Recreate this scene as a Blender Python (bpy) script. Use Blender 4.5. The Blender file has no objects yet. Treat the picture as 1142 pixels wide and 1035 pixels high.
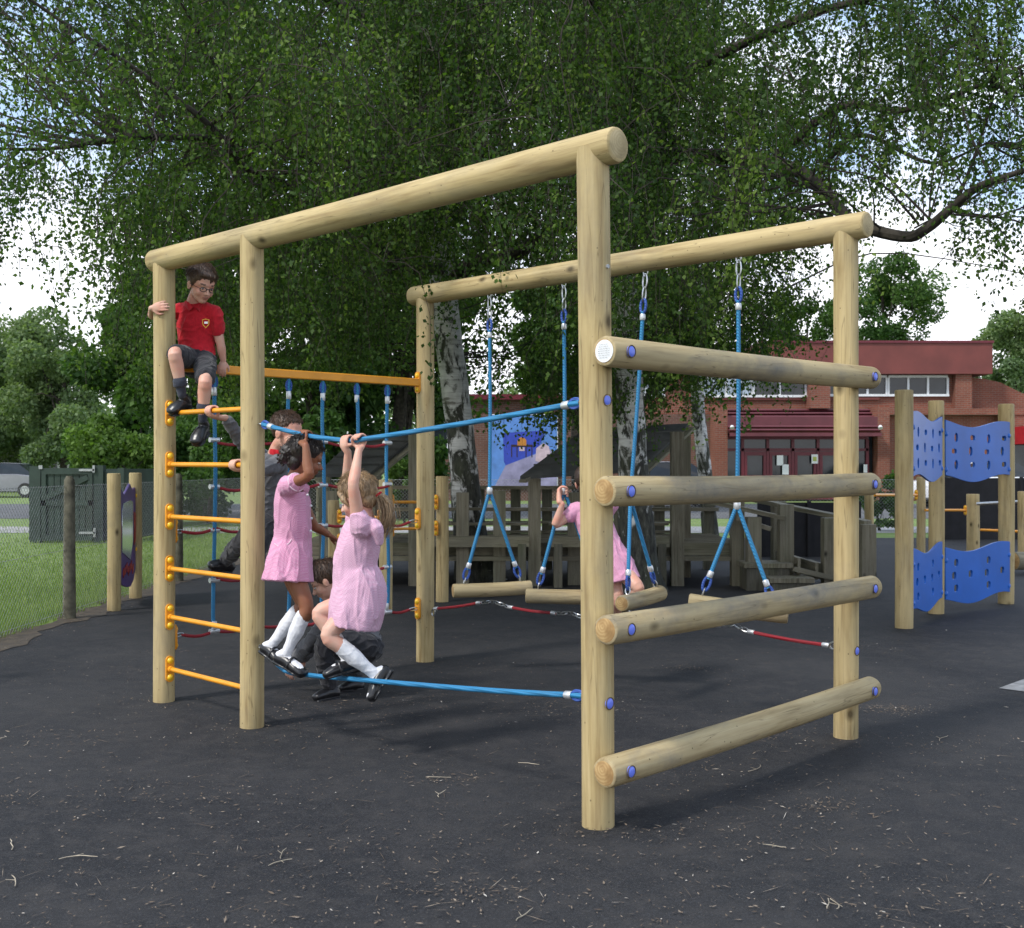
import bpy, bmesh, math, random
import numpy as np
from mathutils import Vector, Matrix, Quaternion
R = math.radians
random.seed(7); rng = np.random.default_rng(7)
scene = bpy.context.scene
col = scene.collection
FPX, CX, HY, EYE = 1285.0, 571.0, 520.0, 1.335

def pt(px, py, Y):
    return Vector(((px-CX)/FPX*Y, Y, EYE-(py-HY)/FPX*Y))
def gp(px, py):
    Y = EYE*FPX/(py-HY); return Vector(((px-CX)/FPX*Y, Y, 0))
def on_plane(px, py, A, B):
    k = (px-CX)/FPX; dx, dy = B[0]-A[0], B[1]-A[1]
    t = (k*A[1]-A[0])/(dx-k*dy); Y = A[1]+dy*t
    return pt(px, py, Y)

# ------------------------------------------------------------------ materials
def nmat(name):
    m = bpy.data.materials.new(name); m.use_nodes = True
    nt = m.node_tree; b = nt.nodes['Principled BSDF']
    return m, nt, b
def N(nt, typ, **kw):
    n = nt.nodes.new(typ)
    for k, v in kw.items():
        if k.startswith('i_'): n.inputs[k[2:].replace('_', ' ')].default_value = v
        else: setattr(n, k, v)
    return n
def ramp(nt, fac, stops, interp='LINEAR'):
    r = nt.nodes.new('ShaderNodeValToRGB'); r.color_ramp.interpolation = interp
    els = r.color_ramp.elements
    while len(els) < len(stops): els.new(0.5)
    for e, (p, c) in zip(els, stops):
        e.position = p; e.color = (c[0], c[1], c[2], 1) if not isinstance(c, (int, float)) else (c, c, c, 1)
    nt.links.new(fac, r.inputs[0]); return r.outputs[0]
def coords(nt, scale=(1,1,1), kind='Object', rot=(0,0,0)):
    tc = nt.nodes.new('ShaderNodeTexCoord'); mp = nt.nodes.new('ShaderNodeMapping')
    mp.inputs['Scale'].default_value = scale; mp.inputs['Rotation'].default_value = rot
    nt.links.new(tc.outputs[kind], mp.inputs[0]); return mp.outputs[0]
def noise(nt, vec, scale, detail=4, rough=.55, dist=0):
    n = nt.nodes.new('ShaderNodeTexNoise'); n.inputs['Scale'].default_value = scale
    n.inputs['Detail'].default_value = detail; n.inputs['Roughness'].default_value = rough
    n.inputs['Distortion'].default_value = dist
    nt.links.new(vec, n.inputs['Vector']); return n.outputs['Fac']
def mixc(nt, fac, a, b, mode='MIX'):
    m = nt.nodes.new('ShaderNodeMix'); m.data_type = 'RGBA'; m.blend_type = mode
    for s, v in ((0, fac), (6, a), (7, b)):
        if isinstance(v, bpy.types.NodeSocket): nt.links.new(v, m.inputs[s])
        elif isinstance(v, (int, float)): m.inputs[s].default_value = v if s == 0 else (v, v, v, 1)
        else: m.inputs[s].default_value = (v[0], v[1], v[2], 1)
    return m.outputs[2]
def bump(nt, h, b, strength=.3, dist=.01):
    n = nt.nodes.new('ShaderNodeBump'); n.inputs['Strength'].default_value = strength
    n.inputs['Distance'].default_value = dist
    nt.links.new(h, n.inputs['Height']); nt.links.new(n.outputs[0], b.inputs['Normal'])

def simple(name, c, rough=.5, metal=0, var=.12, vscale=6, bmp=0, bscale=60, spec=None):
    m, nt, b = nmat(name)
    v = coords(nt)
    f = noise(nt, v, vscale)
    c2 = [max(0, x*(1-var*2)) for x in c]; c3 = [min(1, x*(1+var)) for x in c]
    nt.links.new(ramp(nt, f, [(.3, c2), (.7, c3)]), b.inputs['Base Color'])
    b.inputs['Roughness'].default_value = rough; b.inputs['Metallic'].default_value = metal
    if spec is not None: b.inputs['Specular IOR Level'].default_value = spec
    if bmp: bump(nt, noise(nt, v, bscale), b, bmp, .005)
    return m

def mat_timber(name, light, mid, dark, dirt=.35, green=0):
    m, nt, b = nmat(name)
    oi = nt.nodes.new('ShaderNodeObjectInfo')
    tc = nt.nodes.new('ShaderNodeTexCoord'); ad = nt.nodes.new('ShaderNodeVectorMath'); ad.operation = 'ADD'
    sc = nt.nodes.new('ShaderNodeVectorMath'); sc.operation = 'SCALE'; sc.inputs['Scale'].default_value = 37.0
    cmb = nt.nodes.new('ShaderNodeCombineXYZ')
    for i in range(3): nt.links.new(oi.outputs['Random'], cmb.inputs[i])
    nt.links.new(cmb.outputs[0], sc.inputs[0]); nt.links.new(tc.outputs['Object'], ad.inputs[0]); nt.links.new(sc.outputs[0], ad.inputs[1])
    def mp(s):
        q = nt.nodes.new('ShaderNodeMapping'); q.inputs['Scale'].default_value = s
        nt.links.new(ad.outputs[0], q.inputs[0]); return q.outputs[0]
    g1 = noise(nt, mp((1, 1, .06)), 34, 5, .6, .4)
    g2 = noise(nt, mp((1, 1, .25)), 5, 4, .6, .6)
    c = ramp(nt, g1, [(.33, dark), (.5, mid), (.68, light)])
    c = mixc(nt, ramp(nt, g2, [(.38, 0), (.62, .6)]), c, light)
    # knots
    vo = nt.nodes.new('ShaderNodeTexVoronoi'); vo.inputs['Scale'].default_value = 5.2
    nt.links.new(mp((1, 1, .62)), vo.inputs['Vector'])
    k = ramp(nt, vo.outputs['Distance'], [(.045, 1), (.085, .55), (.15, 0)])
    c = mixc(nt, k, c, [x*.36 for x in dark])
    # small specks and dirt smears
    sp = nt.nodes.new('ShaderNodeTexVoronoi'); sp.inputs['Scale'].default_value = 21
    nt.links.new(mp((1, 1, .8)), sp.inputs['Vector'])
    c = mixc(nt, ramp(nt, sp.outputs['Distance'], [(.04, .75), (.09, 0)]), c, [x*.3 for x in dark])
    g3 = noise(nt, mp((1, 1, .5)), 2.7, 6, .7, .3)
    c = mixc(nt, ramp(nt, g3, [(.5, 0), (.72, dirt)]), c, (.16, .15, .13))
    if green:
        g4 = noise(nt, mp((1, 1, .3)), 3.4, 4, .6)
        c = mixc(nt, ramp(nt, g4, [(.45, 0), (.7, green)]), c, (.2, .23, .11))
    # drying cracks running with the grain
    cr = noise(nt, mp((1, 1, .035)), 22, 2, .5, .15)
    cm = ramp(nt, cr, [(.493, 0), (.5, .5), (.507, 0)])
    c = mixc(nt, cm, c, [x*.4 for x in dark])
    nt.links.new(c, b.inputs['Base Color'])
    b.inputs['Roughness'].default_value = .68
    b.inputs['Specular IOR Level'].default_value = .25
    bump(nt, mixc(nt, .5, g1, cm), b, .55, .004)
    return m
def mat_endgrain(name, light, dark):
    m, nt, b = nmat(name)
    v = coords(nt)
    sep = nt.nodes.new('ShaderNodeSeparateXYZ'); nt.links.new(v, sep.inputs[0])
    cmb = nt.nodes.new('ShaderNodeCombineXYZ'); nt.links.new(sep.outputs[0], cmb.inputs[0]); nt.links.new(sep.outputs[1], cmb.inputs[1])
    w = nt.nodes.new('ShaderNodeTexWave'); w.wave_type = 'RINGS'; w.rings_direction = 'Z'
    w.inputs['Scale'].default_value = 26; w.inputs['Distortion'].default_value = 3.2; w.inputs['Detail'].default_value = 4
    w.inputs['Detail Scale'].default_value = 2
    off = nt.nodes.new('ShaderNodeVectorMath'); off.inputs[1].default_value = (.013, -.009, 0); nt.links.new(cmb.outputs[0], off.inputs[0])
    nt.links.new(off.outputs[0], w.inputs['Vector'])
    c = mixc(nt, w.outputs['Fac'], [x*.45+y*.55 for x, y in zip(light, dark)], light)
    c = mixc(nt, ramp(nt, noise(nt, v, 9, 3), [(.4, 0), (.62, .8)]), c, [x*1.05 for x in dark])
    f = noise(nt, v, 16, 4)
    c = mixc(nt, ramp(nt, f, [(.45, 0), (.75, .55)]), c, [x*.5 for x in dark])
    nt.links.new(c, b.inputs['Base Color']); b.inputs['Roughness'].default_value = .8
    return m
def mat_leaf(name, c1, c2, c3, trans=.35, big=.6):
    m, nt, b = nmat(name)
    at = nt.nodes.new('ShaderNodeAttribute'); at.attribute_name = 'tint'
    c = ramp(nt, at.outputs['Fac'], [(0, c1), (.55, c2), (1, c3)])
    v = coords(nt); f = noise(nt, v, big, 3)
    c = mixc(nt, ramp(nt, f, [(.4, 0), (.65, .45)]), c, c1)
    nt.links.new(c, b.inputs['Base Color'])
    b.inputs['Roughness'].default_value = .6; b.inputs['Specular IOR Level'].default_value = .22
    tr = nt.nodes.new('ShaderNodeBsdfTranslucent')
    tint = mixc(nt, 1.0, c, (1.3, 1.5, .55), 'MULTIPLY')
    nt.links.new(tint, tr.inputs['Color'])
    mx = nt.nodes.new('ShaderNodeMixShader'); mx.inputs[0].default_value = trans
    nt.links.new(b.outputs[0], mx.inputs[1]); nt.links.new(tr.outputs[0], mx.inputs[2])
    out = nt.nodes['Material Output']; nt.links.new(mx.outputs[0], out.inputs['Surface'])
    return m
def mat_birch():
    m, nt, b = nmat('birch bark')
    tc = nt.nodes.new('ShaderNodeTexCoord')
    def mp(s):
        q = nt.nodes.new('ShaderNodeMapping'); q.inputs['Scale'].default_value = s
        nt.links.new(tc.outputs['Object'], q.inputs[0]); return q.outputs[0]
    patch = noise(nt, mp((1, 1, .45)), 5.5, 6, .65, .8)
    # more rough dark bark low down on the stem (true colour of old birch)
    sep = nt.nodes.new('ShaderNodeSeparateXYZ'); nt.links.new(tc.outputs['Object'], sep.inputs[0])
    mr = nt.nodes.new('ShaderNodeMapRange'); mr.inputs['From Min'].default_value = 0; mr.inputs['From Max'].default_value = 3.2
    mr.inputs['To Min'].default_value = -.16; mr.inputs['To Max'].default_value = .1
    nt.links.new(sep.outputs[2], mr.inputs[0])
    add = nt.nodes.new('ShaderNodeMath'); add.operation = 'ADD'; nt.links.new(patch, add.inputs[0]); nt.links.new(mr.outputs[0], add.inputs[1])
    msk = ramp(nt, add.outputs[0], [(.47, 1), (.53, 0)])
    len_ = noise(nt, mp((.6, .6, 5)), 5, 4, .6)
    white = ramp(nt, len_, [(.34, (.2, .19, .17)), (.40, (.55, .54, .52)), (.6, (.78, .77, .75))])
    fine = noise(nt, mp((1, 1, .3)), 24, 5, .7)
    darkc = ramp(nt, fine, [(.35, (.012, .012, .010)), (.6, (.07, .07, .055)), (.75, (.16, .16, .13))])
    c = mixc(nt, msk, white, darkc)
    moss = noise(nt, mp((1, 1, .5)), 3, 3)
    c = mixc(nt, ramp(nt, moss, [(.5, 0), (.75, .5)]), c, (.06, .075, .03))
    nt.links.new(c, b.inputs['Base Color']); b.inputs['Roughness'].default_value = .85
    bump(nt, mixc(nt, .5, fine, patch), b, .8, .03)
    return m
def mat_rope(name, c):
    m, nt, b = nmat(name)
    v = coords(nt)
    w = nt.nodes.new('ShaderNodeTexWave'); w.inputs['Scale'].default_value = 38; w.inputs['Distortion'].default_value = 0
    w.bands_direction = 'DIAGONAL'; nt.links.new(v, w.inputs['Vector'])
    f = noise(nt, v, 7, 4)
    cc = mixc(nt, w.outputs['Fac'], [x*.72 for x in c], c)
    cc = mixc(nt, ramp(nt, f, [(.45, 0), (.7, .35)]), cc, [x*.45+.03 for x in c])
    nt.links.new(cc, b.inputs['Base Color']); b.inputs['Roughness'].default_value = .6
    bump(nt, w.outputs['Fac'], b, .6, .003)
    return m
def mat_brick(name, c1, c2, mortar, sc=1.0):
    m, nt, b = nmat(name)
    tc = nt.nodes.new('ShaderNodeTexCoord'); sep = nt.nodes.new('ShaderNodeSeparateXYZ'); nt.links.new(tc.outputs['Object'], sep.inputs[0])
    ad = nt.nodes.new('ShaderNodeMath'); ad.operation = 'ADD'; nt.links.new(sep.outputs[0], ad.inputs[0]); nt.links.new(sep.outputs[1], ad.inputs[1])
    cmb = nt.nodes.new('ShaderNodeCombineXYZ'); nt.links.new(ad.outputs[0], cmb.inputs[0]); nt.links.new(sep.outputs[2], cmb.inputs[1])
    br = nt.nodes.new('ShaderNodeTexBrick'); br.inputs['Scale'].default_value = sc
    br.inputs['Brick Width'].default_value = .225; br.inputs['Row Height'].default_value = .075
    br.inputs['Mortar Size'].default_value = .009
    br.inputs['Color1'].default_value = (*c1, 1); br.inputs['Color2'].default_value = (*c2, 1); br.inputs['Mortar'].default_value = (*mortar, 1)
    nt.links.new(cmb.outputs[0], br.inputs['Vector'])
    f = noise(nt, tc.outputs['Object'], .7, 6, .65)
    c = mixc(nt, ramp(nt, f, [(.35, .45), (.6, 0)]), br.outputs['Color'], [x*.45 for x in c1])
    nt.links.new(c, b.inputs['Base Color']); b.inputs['Roughness'].default_value = .85
    return m
def mat_skin(name, c):
    m, nt, b = nmat(name)
    v = coords(nt); f = noise(nt, v, 14, 4)
    red = [min(1, c[0]*1.08), c[1]*.8, c[2]*.76]
    nt.links.new(ramp(nt, f, [(.35, c), (.72, red)]), b.inputs['Base Color'])
    b.inputs['Roughness'].default_value = .5; b.inputs['Specular IOR Level'].default_value = .35
    b.inputs['Subsurface Weight'].default_value = .12
    b.inputs['Subsurface Radius'].default_value = (.02, .008, .004)
    b.inputs['Subsurface Scale'].default_value = .5
    return m
def mat_cloth(name, c, c2=None, check=0, wr=.6):
    m, nt, b = nmat(name)
    v = coords(nt)
    c2 = c2 or [x*.8 for x in c]
    if check:
        ck = nt.nodes.new('ShaderNodeTexChecker'); ck.inputs['Scale'].default_value = check
        nt.links.new(v, ck.inputs['Vector']); fac = ck.outputs['Fac']
        cc = mixc(nt, fac, c, c2)
    else:
        cc = ramp(nt, noise(nt, v, 60, 3), [(.35, c2), (.65, c)])
    cc = mixc(nt, ramp(nt, noise(nt, v, 4, 4), [(.4, .18), (.65, 0)]), cc, [x*.6 for x in c])
    nt.links.new(cc, b.inputs['Base Color']); b.inputs['Roughness'].default_value = .88
    b.inputs['Specular IOR Level'].default_value = .15
    b.inputs['Sheen Weight'].default_value = .15
    h = noise(nt, coords(nt, (1, 1, .45)), 13, 3, .5, 1.2)
    bump(nt, h, b, wr, .025)
    return m
def mat_hair(name, c):
    m, nt, b = nmat(name)
    v = coords(nt, (1, 1, .12)); f = noise(nt, v, 120, 3, .6, .3)
    nt.links.new(ramp(nt, f, [(.35, [x*.45 for x in c]), (.62, c), (.75, [min(1, x*1.5) for x in c])]), b.inputs['Base Color'])
    b.inputs['Roughness'].default_value = .45; bump(nt, f, b, .7, .006)
    return m

M = {}
M['timber'] = mat_timber('pale round timber', (.52, .405, .212), (.415, .315, .15), (.27, .19, .085), .4)
M['timber_rail'] = mat_timber('weathered round timber', (.45, .36, .205), (.36, .275, .142), (.22, .16, .078), .9)
M['endgrain'] = mat_endgrain('cut timber end', (.50, .34, .15), (.30, .17, .06))
M['endgrain_top'] = mat_endgrain('cut beam end', (.50, .40, .23), (.36, .27, .13))
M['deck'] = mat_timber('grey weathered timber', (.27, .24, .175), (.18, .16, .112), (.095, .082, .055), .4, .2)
M['deck_dark'] = mat_timber('darker deck timber', (.15, .14, .105), (.10, .092, .07), (.05, .046, .034), .4, .3)  # darker copy of the deck timber for rear, under-roof and underside parts
M['roof_felt'] = simple('mineral roof board', (.085, .085, .078), .9, var=.25, vscale=3, bmp=.3, bscale=40)
M['concrete_post'] = simple('mossy concrete', (.13, .12, .085), .95, var=.3, vscale=12, bmp=.6, bscale=50)
M['orange'] = simple('orange painted steel', (.80, .32, .018), .35, var=.08)
M['yellow'] = simple('yellow plastic cap', (.88, .52, .02), .3, var=.04)
M['blue_cap'] = simple('violet blue plastic cap', (.16, .22, .80), .35, var=.04)
M['hole'] = simple('drilled hole shadow wood', (.12, .085, .045), .9)
M['steel'] = simple('galvanised steel', (.55, .56, .57), .3, 1, var=.15, vscale=30)
M['galv'] = simple('dull galvanised steel', (.42, .43, .44), .55, .7, var=.15, vscale=30)
M['ferrule'] = simple('pressed aluminium', (.68, .69, .70), .38, .6, var=.08)
M['rope_blue'] = mat_rope('blue rope', (.025, .22, .44))
M['rope_navy'] = mat_rope('dark blue thimble', (.03, .09, .38))
M['rope_red'] = mat_rope('red rope', (.34, .012, .022))
M['blue_panel'] = simple('blue plastic sheet', (.012, .13, .55), .35, var=.1, vscale=2)
M['purple'] = simple('purple plastic sheet', (.085, .035, .22), .4, var=.1)
M['mirror'] = simple('mirror sheet', (.62, .68, .75), .12, .75, var=.03)
M['redpaint'] = simple('red painted ornament', (.42, .05, .03), .5, var=.2, vscale=40)
M['green_paint'] = simple('dark green painted board', (.022, .042, .032), .55, var=.2, vscale=4)
M['white'] = simple('white painted frame', (.72, .73, .74), .5, var=.04)
M['paper'] = simple('white paper', (.78, .79, .80), .8, var=.02)
M['maroon'] = simple('maroon coated metal', (.125, .026, .034), .5, var=.12, vscale=1.5)
M['maroon_dark'] = simple('maroon frame', (.13, .012, .022), .45, var=.1)
M['fascia'] = simple('red brown cladding', (.17, .040, .032), .6, var=.12, vscale=1.2)
M['red_canopy'] = simple('red canopy', (.35, .012, .02), .5)
M['brick'] = mat_brick('red brick', (.25, .072, .040), (.18, .05, .030), (.20, .15, .115))
M['brick_dark'] = mat_brick('brown brick', (.15, .06, .04), (.11, .045, .032), (.16, .13, .11))
M['glass'] = simple('dark window glass', (.02, .025, .03), .06, var=.2, vscale=2)
M['glass_sky'] = simple('pale reflecting glass', (.30, .36, .42), .1, .6, var=.25, vscale=1.5)
M['black_fence'] = simple('black mesh screen', (.012, .012, .015), .9, var=.2)
M['rubber'] = simple('black rubber', (.015, .015, .016), .7)
M['shoe'] = simple('black shoe leather', (.012, .012, .014), .33, var=.2, vscale=30)
M['birch'] = mat_birch()
M['bark'] = simple('grey brown bark', (.05, .042, .032), .95, var=.4, vscale=12, bmp=.8, bscale=30)
M['twig'] = simple('dark twig bark', (.045, .033, .028), .9, var=.3, vscale=8)
M['leaf_birch'] = mat_leaf('birch leaves', (.022, .050, .012), (.065, .125, .022), (.19, .27, .06), .42)
M['leaf_dark'] = mat_leaf('deep green leaves', (.03, .07, .018), (.052, .11, .024), (.09, .16, .036), .35)
M['leaf_far'] = mat_leaf('grey green far leaves', (.085, .135, .065), (.135, .195, .085), (.20, .26, .115), .36, .12)
M['leaf_light'] = mat_leaf('light green leaves', (.05, .095, .02), (.085, .15, .03), (.13, .21, .045), .35, .4)
M['grass'] = mat_leaf('grass blades', (.13, .20, .035), (.20, .29, .055), (.30, .36, .12), .38, .5)
M['line'] = simple('white ground paint', (.5, .5, .5), .8, var=.1, vscale=20)
M['litter'] = None

def mat_litter():
    m, nt, b = nmat('fallen twigs and leaf bits')
    at = nt.nodes.new('ShaderNodeAttribute'); at.attribute_name = 'tint'
    c = ramp(nt, at.outputs['Fac'], [(0, (.05, .035, .025)), (.45, (.13, .095, .065)), (.8, (.25, .20, .15)), (1, (.5, .46, .4))])
    nt.links.new(c, b.inputs['Base Color']); b.inputs['Roughness'].default_value = .9
    return m
M['litter'] = mat_litter()
def mat_tarmac():
    m, nt, b = nmat('dark rubber tarmac')
    v = coords(nt)
    fine = noise(nt, v, 260, 2, .7)
    mid = noise(nt, v, 24, 5, .65)
    big = noise(nt, v, .55, 6, .6, .5)
    big2 = noise(nt, v, 1.9, 5, .6, .3)
    c = ramp(nt, fine, [(.3, (.0055, .006, .0074)), (.55, (.0115, .0123, .0152)), (.74, (.034, .036, .041))])
    c = mixc(nt, ramp(nt, big, [(.40, 0), (.62, .5)]), c, (.037, .036, .037))
    c = mixc(nt, ramp(nt, big2, [(.5, 0), (.72, .25)]), c, (.055, .051, .048))
    c = mixc(nt, ramp(nt, mid, [(.52, 0), (.75, .3)]), c, (.009, .009, .011))
    vo = nt.nodes.new('ShaderNodeTexVoronoi'); vo.inputs['Scale'].default_value = 42; nt.links.new(v, vo.inputs['Vector'])
    c = mixc(nt, ramp(nt, vo.outputs['Distance'], [(.06, .55), (.12, 0)]), c, (.12, .105, .085))
    m2_ = noise(nt, v, 7.5, 7, .7, .6)
    c = mixc(nt, ramp(nt, m2_, [(.46, 0), (.66, .55)]), c, (.044, .040, .038))
    gr = nt.nodes.new('ShaderNodeTexVoronoi'); gr.inputs['Scale'].default_value = 170; nt.links.new(v, gr.inputs['Vector'])
    c = mixc(nt, ramp(nt, gr.outputs['Color'], [(.55, 0), (.95, .6)]), c, (.048, .048, .052))
    c = mixc(nt, ramp(nt, noise(nt, v, 95, 3, .8), [(.60, 0), (.72, .6)]), c, (.11, .098, .082))
    nt.links.new(c, b.inputs['Base Color']); b.inputs['Roughness'].default_value = .8
    b.inputs['Specular IOR Level'].default_value = .3
    bump(nt, mixc(nt, .3, fine, mid), b, .6, .006)
    return m
M['tarmac'] = mat_tarmac()
def mat_two(name, a, bcol, sc, sc2, rough=.9):
    m, nt, b = nmat(name); v = coords(nt)
    c = mixc(nt, ramp(nt, noise(nt, v, sc, 5), [(.35, 0), (.65, 1)]), a, bcol)
    c = mixc(nt, ramp(nt, noise(nt, v, sc2, 4), [(.4, 0), (.7, .5)]), c, [x*.6 for x in a])
    nt.links.new(c, b.inputs['Base Color']); b.inputs['Roughness'].default_value = rough
    return m
M['turf'] = mat_two('turf', (.12, .19, .035), (.20, .27, .07), 2.2, 30)
M['path'] = mat_two('pale concrete path', (.30, .29, .28), (.42, .41, .40), 1.2, 14)
M['asphalt'] = mat_two('grey asphalt', (.085, .085, .09), (.12, .12, .12), .8, 50)
M['soil'] = mat_two('leaf strewn soil', (.10, .075, .05), (.045, .038, .03), 9, 40)

# ------------------------------------------------------------------ object helpers
WM = {}
def link(o, wm, parent=None):
    col.objects.link(o)
    if parent is not None:
        o.parent = parent
        o.matrix_basis = WM[parent.name].inverted() @ wm
    else:
        o.matrix_basis = wm
    WM[o.name] = wm.copy()
    return o
def tag(o, label=None, cat=None, group=None, kind=None):
    if label: o['label'] = label
    if cat: o['category'] = cat
    if group: o['group'] = group
    if kind: o['kind'] = kind
    return o
def thing(name, label, cat, loc, group=None):
    o = bpy.data.objects.new(name, None); o.empty_display_size = .2
    link(o, Matrix.Translation(Vector(loc)))
    return tag(o, label, cat, group)

def frames(pts, side=None, closed=False):
    n = len(pts); T = []
    for i in range(n):
        a = pts[(i-1) % n] if (i > 0 or closed) else pts[i]
        b = pts[(i+1) % n] if (i < n-1 or closed) else pts[i]
        t = (b-a); T.append(t.normalized() if t.length > 1e-9 else Vector((0, 0, 1)))
    out = []
    u = None
    for t in T:
        if side is not None:
            u = side - t*side.dot(t)
            if u.length < 1e-5: u = t.orthogonal()
        elif u is None: u = t.orthogonal()
        else:
            u = u - t*u.dot(t)
            if u.length < 1e-6: u = t.orthogonal()
        u = u.normalized(); out.append((t, u, t.cross(u).normalized()))
    return out
def smooth_path(pts, rad, sub=4):
    """Catmull-Rom through pts and radii"""
    if len(pts) < 3: return pts, rad
    P = [pts[0]*2-pts[1]]+list(pts)+[pts[-1]*2-pts[-2]]
    tup = isinstance(rad[0], tuple)
    Rr = [np.array(r if tup else (r, r), float) for r in rad]
    Rr = [Rr[0]]+Rr+[Rr[-1]]
    op, orr = [], []
    for i in range(1, len(P)-2):
        for k in range(sub):
            t = k/sub
            def cr(a, b, c, d): return 0.5*((2*b)+(c-a)*t+(2*a-5*b+4*c-d)*t*t+(3*b-a-3*c+d)*t**3)
            op.append(cr(P[i-1], P[i], P[i+1], P[i+2]))
            r = Rr[i]*(1-t)+Rr[i+1]*t; orr.append(r)
    op.append(P[-2]); orr.append(Rr[-2])
    if tup: return op, [(float(r[0]), float(r[1])) for r in orr]
    return op, [float(r[0]) for r in orr]

class MB:
    def __init__(s): s.v = []; s.f = []; s.m = []; s.st = []
    def add(s, vs, fs, mi=0):
        b = len(s.v); s.st.append(b); s.v.extend([tuple(x) for x in vs])
        s.f.extend([tuple(i+b for i in f) for f in fs]); s.m.extend([mi]*len(fs)); return s
    def box(s, c, size, rot=None, mi=0):
        c = Vector(c); hx, hy, hz = [q/2 for q in size]
        rot = rot or Matrix.Identity(3)
        vs = [c+rot@Vector((x*hx, y*hy, z*hz)) for x in (-1, 1) for y in (-1, 1) for z in (-1, 1)]
        fs = [(0, 1, 3, 2), (4, 6, 7, 5), (0, 4, 5, 1), (2, 3, 7, 6), (0, 2, 6, 4), (1, 5, 7, 3)]
        return s.add(vs, fs, mi)
    def beam(s, p0, p1, w, h, mi=0, up=Vector((0, 0, 1))):
        p0 = Vector(p0); p1 = Vector(p1); d = (p1-p0); L = d.length; d = d.normalized()
        sd = d.cross(up)
        if sd.length < 1e-4: sd = Vector((1, 0, 0))
        sd.normalize(); u = sd.cross(d)
        rot = Matrix((sd, d, u)).transposed()
        return s.box((p0+p1)/2, (w, L, h), rot, mi)
    def tube(s, pts, rad, seg=10, side=None, closed=False, cap='flat', mi=0, sub=0, capmi=None):
        pts = [Vector(p) for p in pts]
        if isinstance(rad, (int, float)): rad = [rad]*len(pts)
        if sub: pts, rad = smooth_path(pts, list(rad), sub)
        rr = [(r, r) if not isinstance(r, tuple) else r for r in rad]
        fr = frames(pts, side, closed)
        rings = []
        if cap == 'round' and not closed:
            a, b = rr[0]; t, u, v = fr[0]; k = min(a, b)
            for th in (75, 50, 25):
                c_, s_ = math.cos(R(th)), math.sin(R(th)); rings.append((pts[0]-t*k*s_, (a*c_, b*c_), fr[0]))
        for p, r, f in zip(pts, rr, fr): rings.append((p, r, f))
        if cap == 'round' and not closed:
            a, b = rr[-1]; t, u, v = fr[-1]; k = min(a, b)
            for th in (25, 50, 75):
                c_, s_ = math.cos(R(th)), math.sin(R(th)); rings.append((pts[-1]+t*k*s_, (a*c_, b*c_), fr[-1]))
        vs = []
        for p, (a, b), (t, u, v) in rings:
            for k in range(seg):
                an = 2*math.pi*k/seg; vs.append(p+u*(a*math.cos(an))+v*(b*math.sin(an)))
        fs = []; n = len(rings)
        for i in range(n if closed else n-1):
            j = (i+1) % n
            for k in range(seg):
                k2 = (k+1) % seg; fs.append((i*seg+k, i*seg+k2, j*seg+k2, j*seg+k))
        s.add(vs, fs, mi)
        if not closed:
            b = len(s.v)-len(vs)
            s.f.append(tuple(b+k for k in reversed(range(seg)))); s.m.append(mi if capmi is None else capmi)
            s.f.append(tuple(b+(n-1)*seg+k for k in range(seg))); s.m.append(mi if capmi is None else capmi)
        return s
    def ell(s, c, r, ax=None, seg=14, rings=8, mi=0):
        c = Vector(c); r = (r, r, r) if isinstance(r, (int, float)) else r
        ax = ax or (Vector((1, 0, 0)), Vector((0, 1, 0)), Vector((0, 0, 1)))
        vs = [c+ax[2]*r[2]]
        for i in range(1, rings):
            th = math.pi*i/rings
            for k in range(seg):
                ph = 2*math.pi*k/seg
                vs.append(c+ax[0]*(r[0]*math.sin(th)*math.cos(ph))+ax[1]*(r[1]*math.sin(th)*math.sin(ph))+ax[2]*(r[2]*math.cos(th)))
        vs.append(c-ax[2]*r[2]); fs = []
        for k in range(seg): fs.append((0, 1+k, 1+(k+1) % seg))
        for i in range(rings-2):
            for k in range(seg):
                a = 1+i*seg+k; b = 1+i*seg+(k+1) % seg; fs.append((a, a+seg, b+seg, b))
        L = len(vs)-1; o = 1+(rings-2)*seg
        for k in range(seg): fs.append((L, o+(k+1) % seg, o+k))
        return s.add(vs, fs, mi)
    def mesh(s, name, mats, origin, smooth=True, inv=None):
        me = bpy.data.meshes.new(name)
        if inv is not None: vs = [inv@Vector(v) for v in s.v]
        else: vs = [Vector(v)-origin for v in s.v]
        me.from_pydata([tuple(v) for v in vs], [], s.f)
        for m in (mats if isinstance(mats, (list, tuple)) else [mats]): me.materials.append(m)
        if any(s.m): me.polygons.foreach_set('material_index', s.m)
        bm = bmesh.new(); bm.from_mesh(me); bmesh.ops.recalc_face_normals(bm, faces=bm.faces); bm.to_mesh(me); bm.free()
        if smooth:
            me.polygons.foreach_set('use_smooth', [True]*len(me.polygons))
            try: me.set_sharp_from_angle(angle=R(40))
            except Exception: pass
        return me
    def each(s, name, mats, parent=None, smooth=True):
        out = []; ed = s.st[1:]+[len(s.v)]
        for a, b in zip(s.st, ed):
            q = MB(); q.v = s.v[a:b]; q.st = [0]
            for f, m in zip(s.f, s.m):
                if a <= f[0] < b: q.f.append(tuple(i-a for i in f)); q.m.append(m)
            out.append(q.build(name, mats, parent, smooth))
        return out
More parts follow.
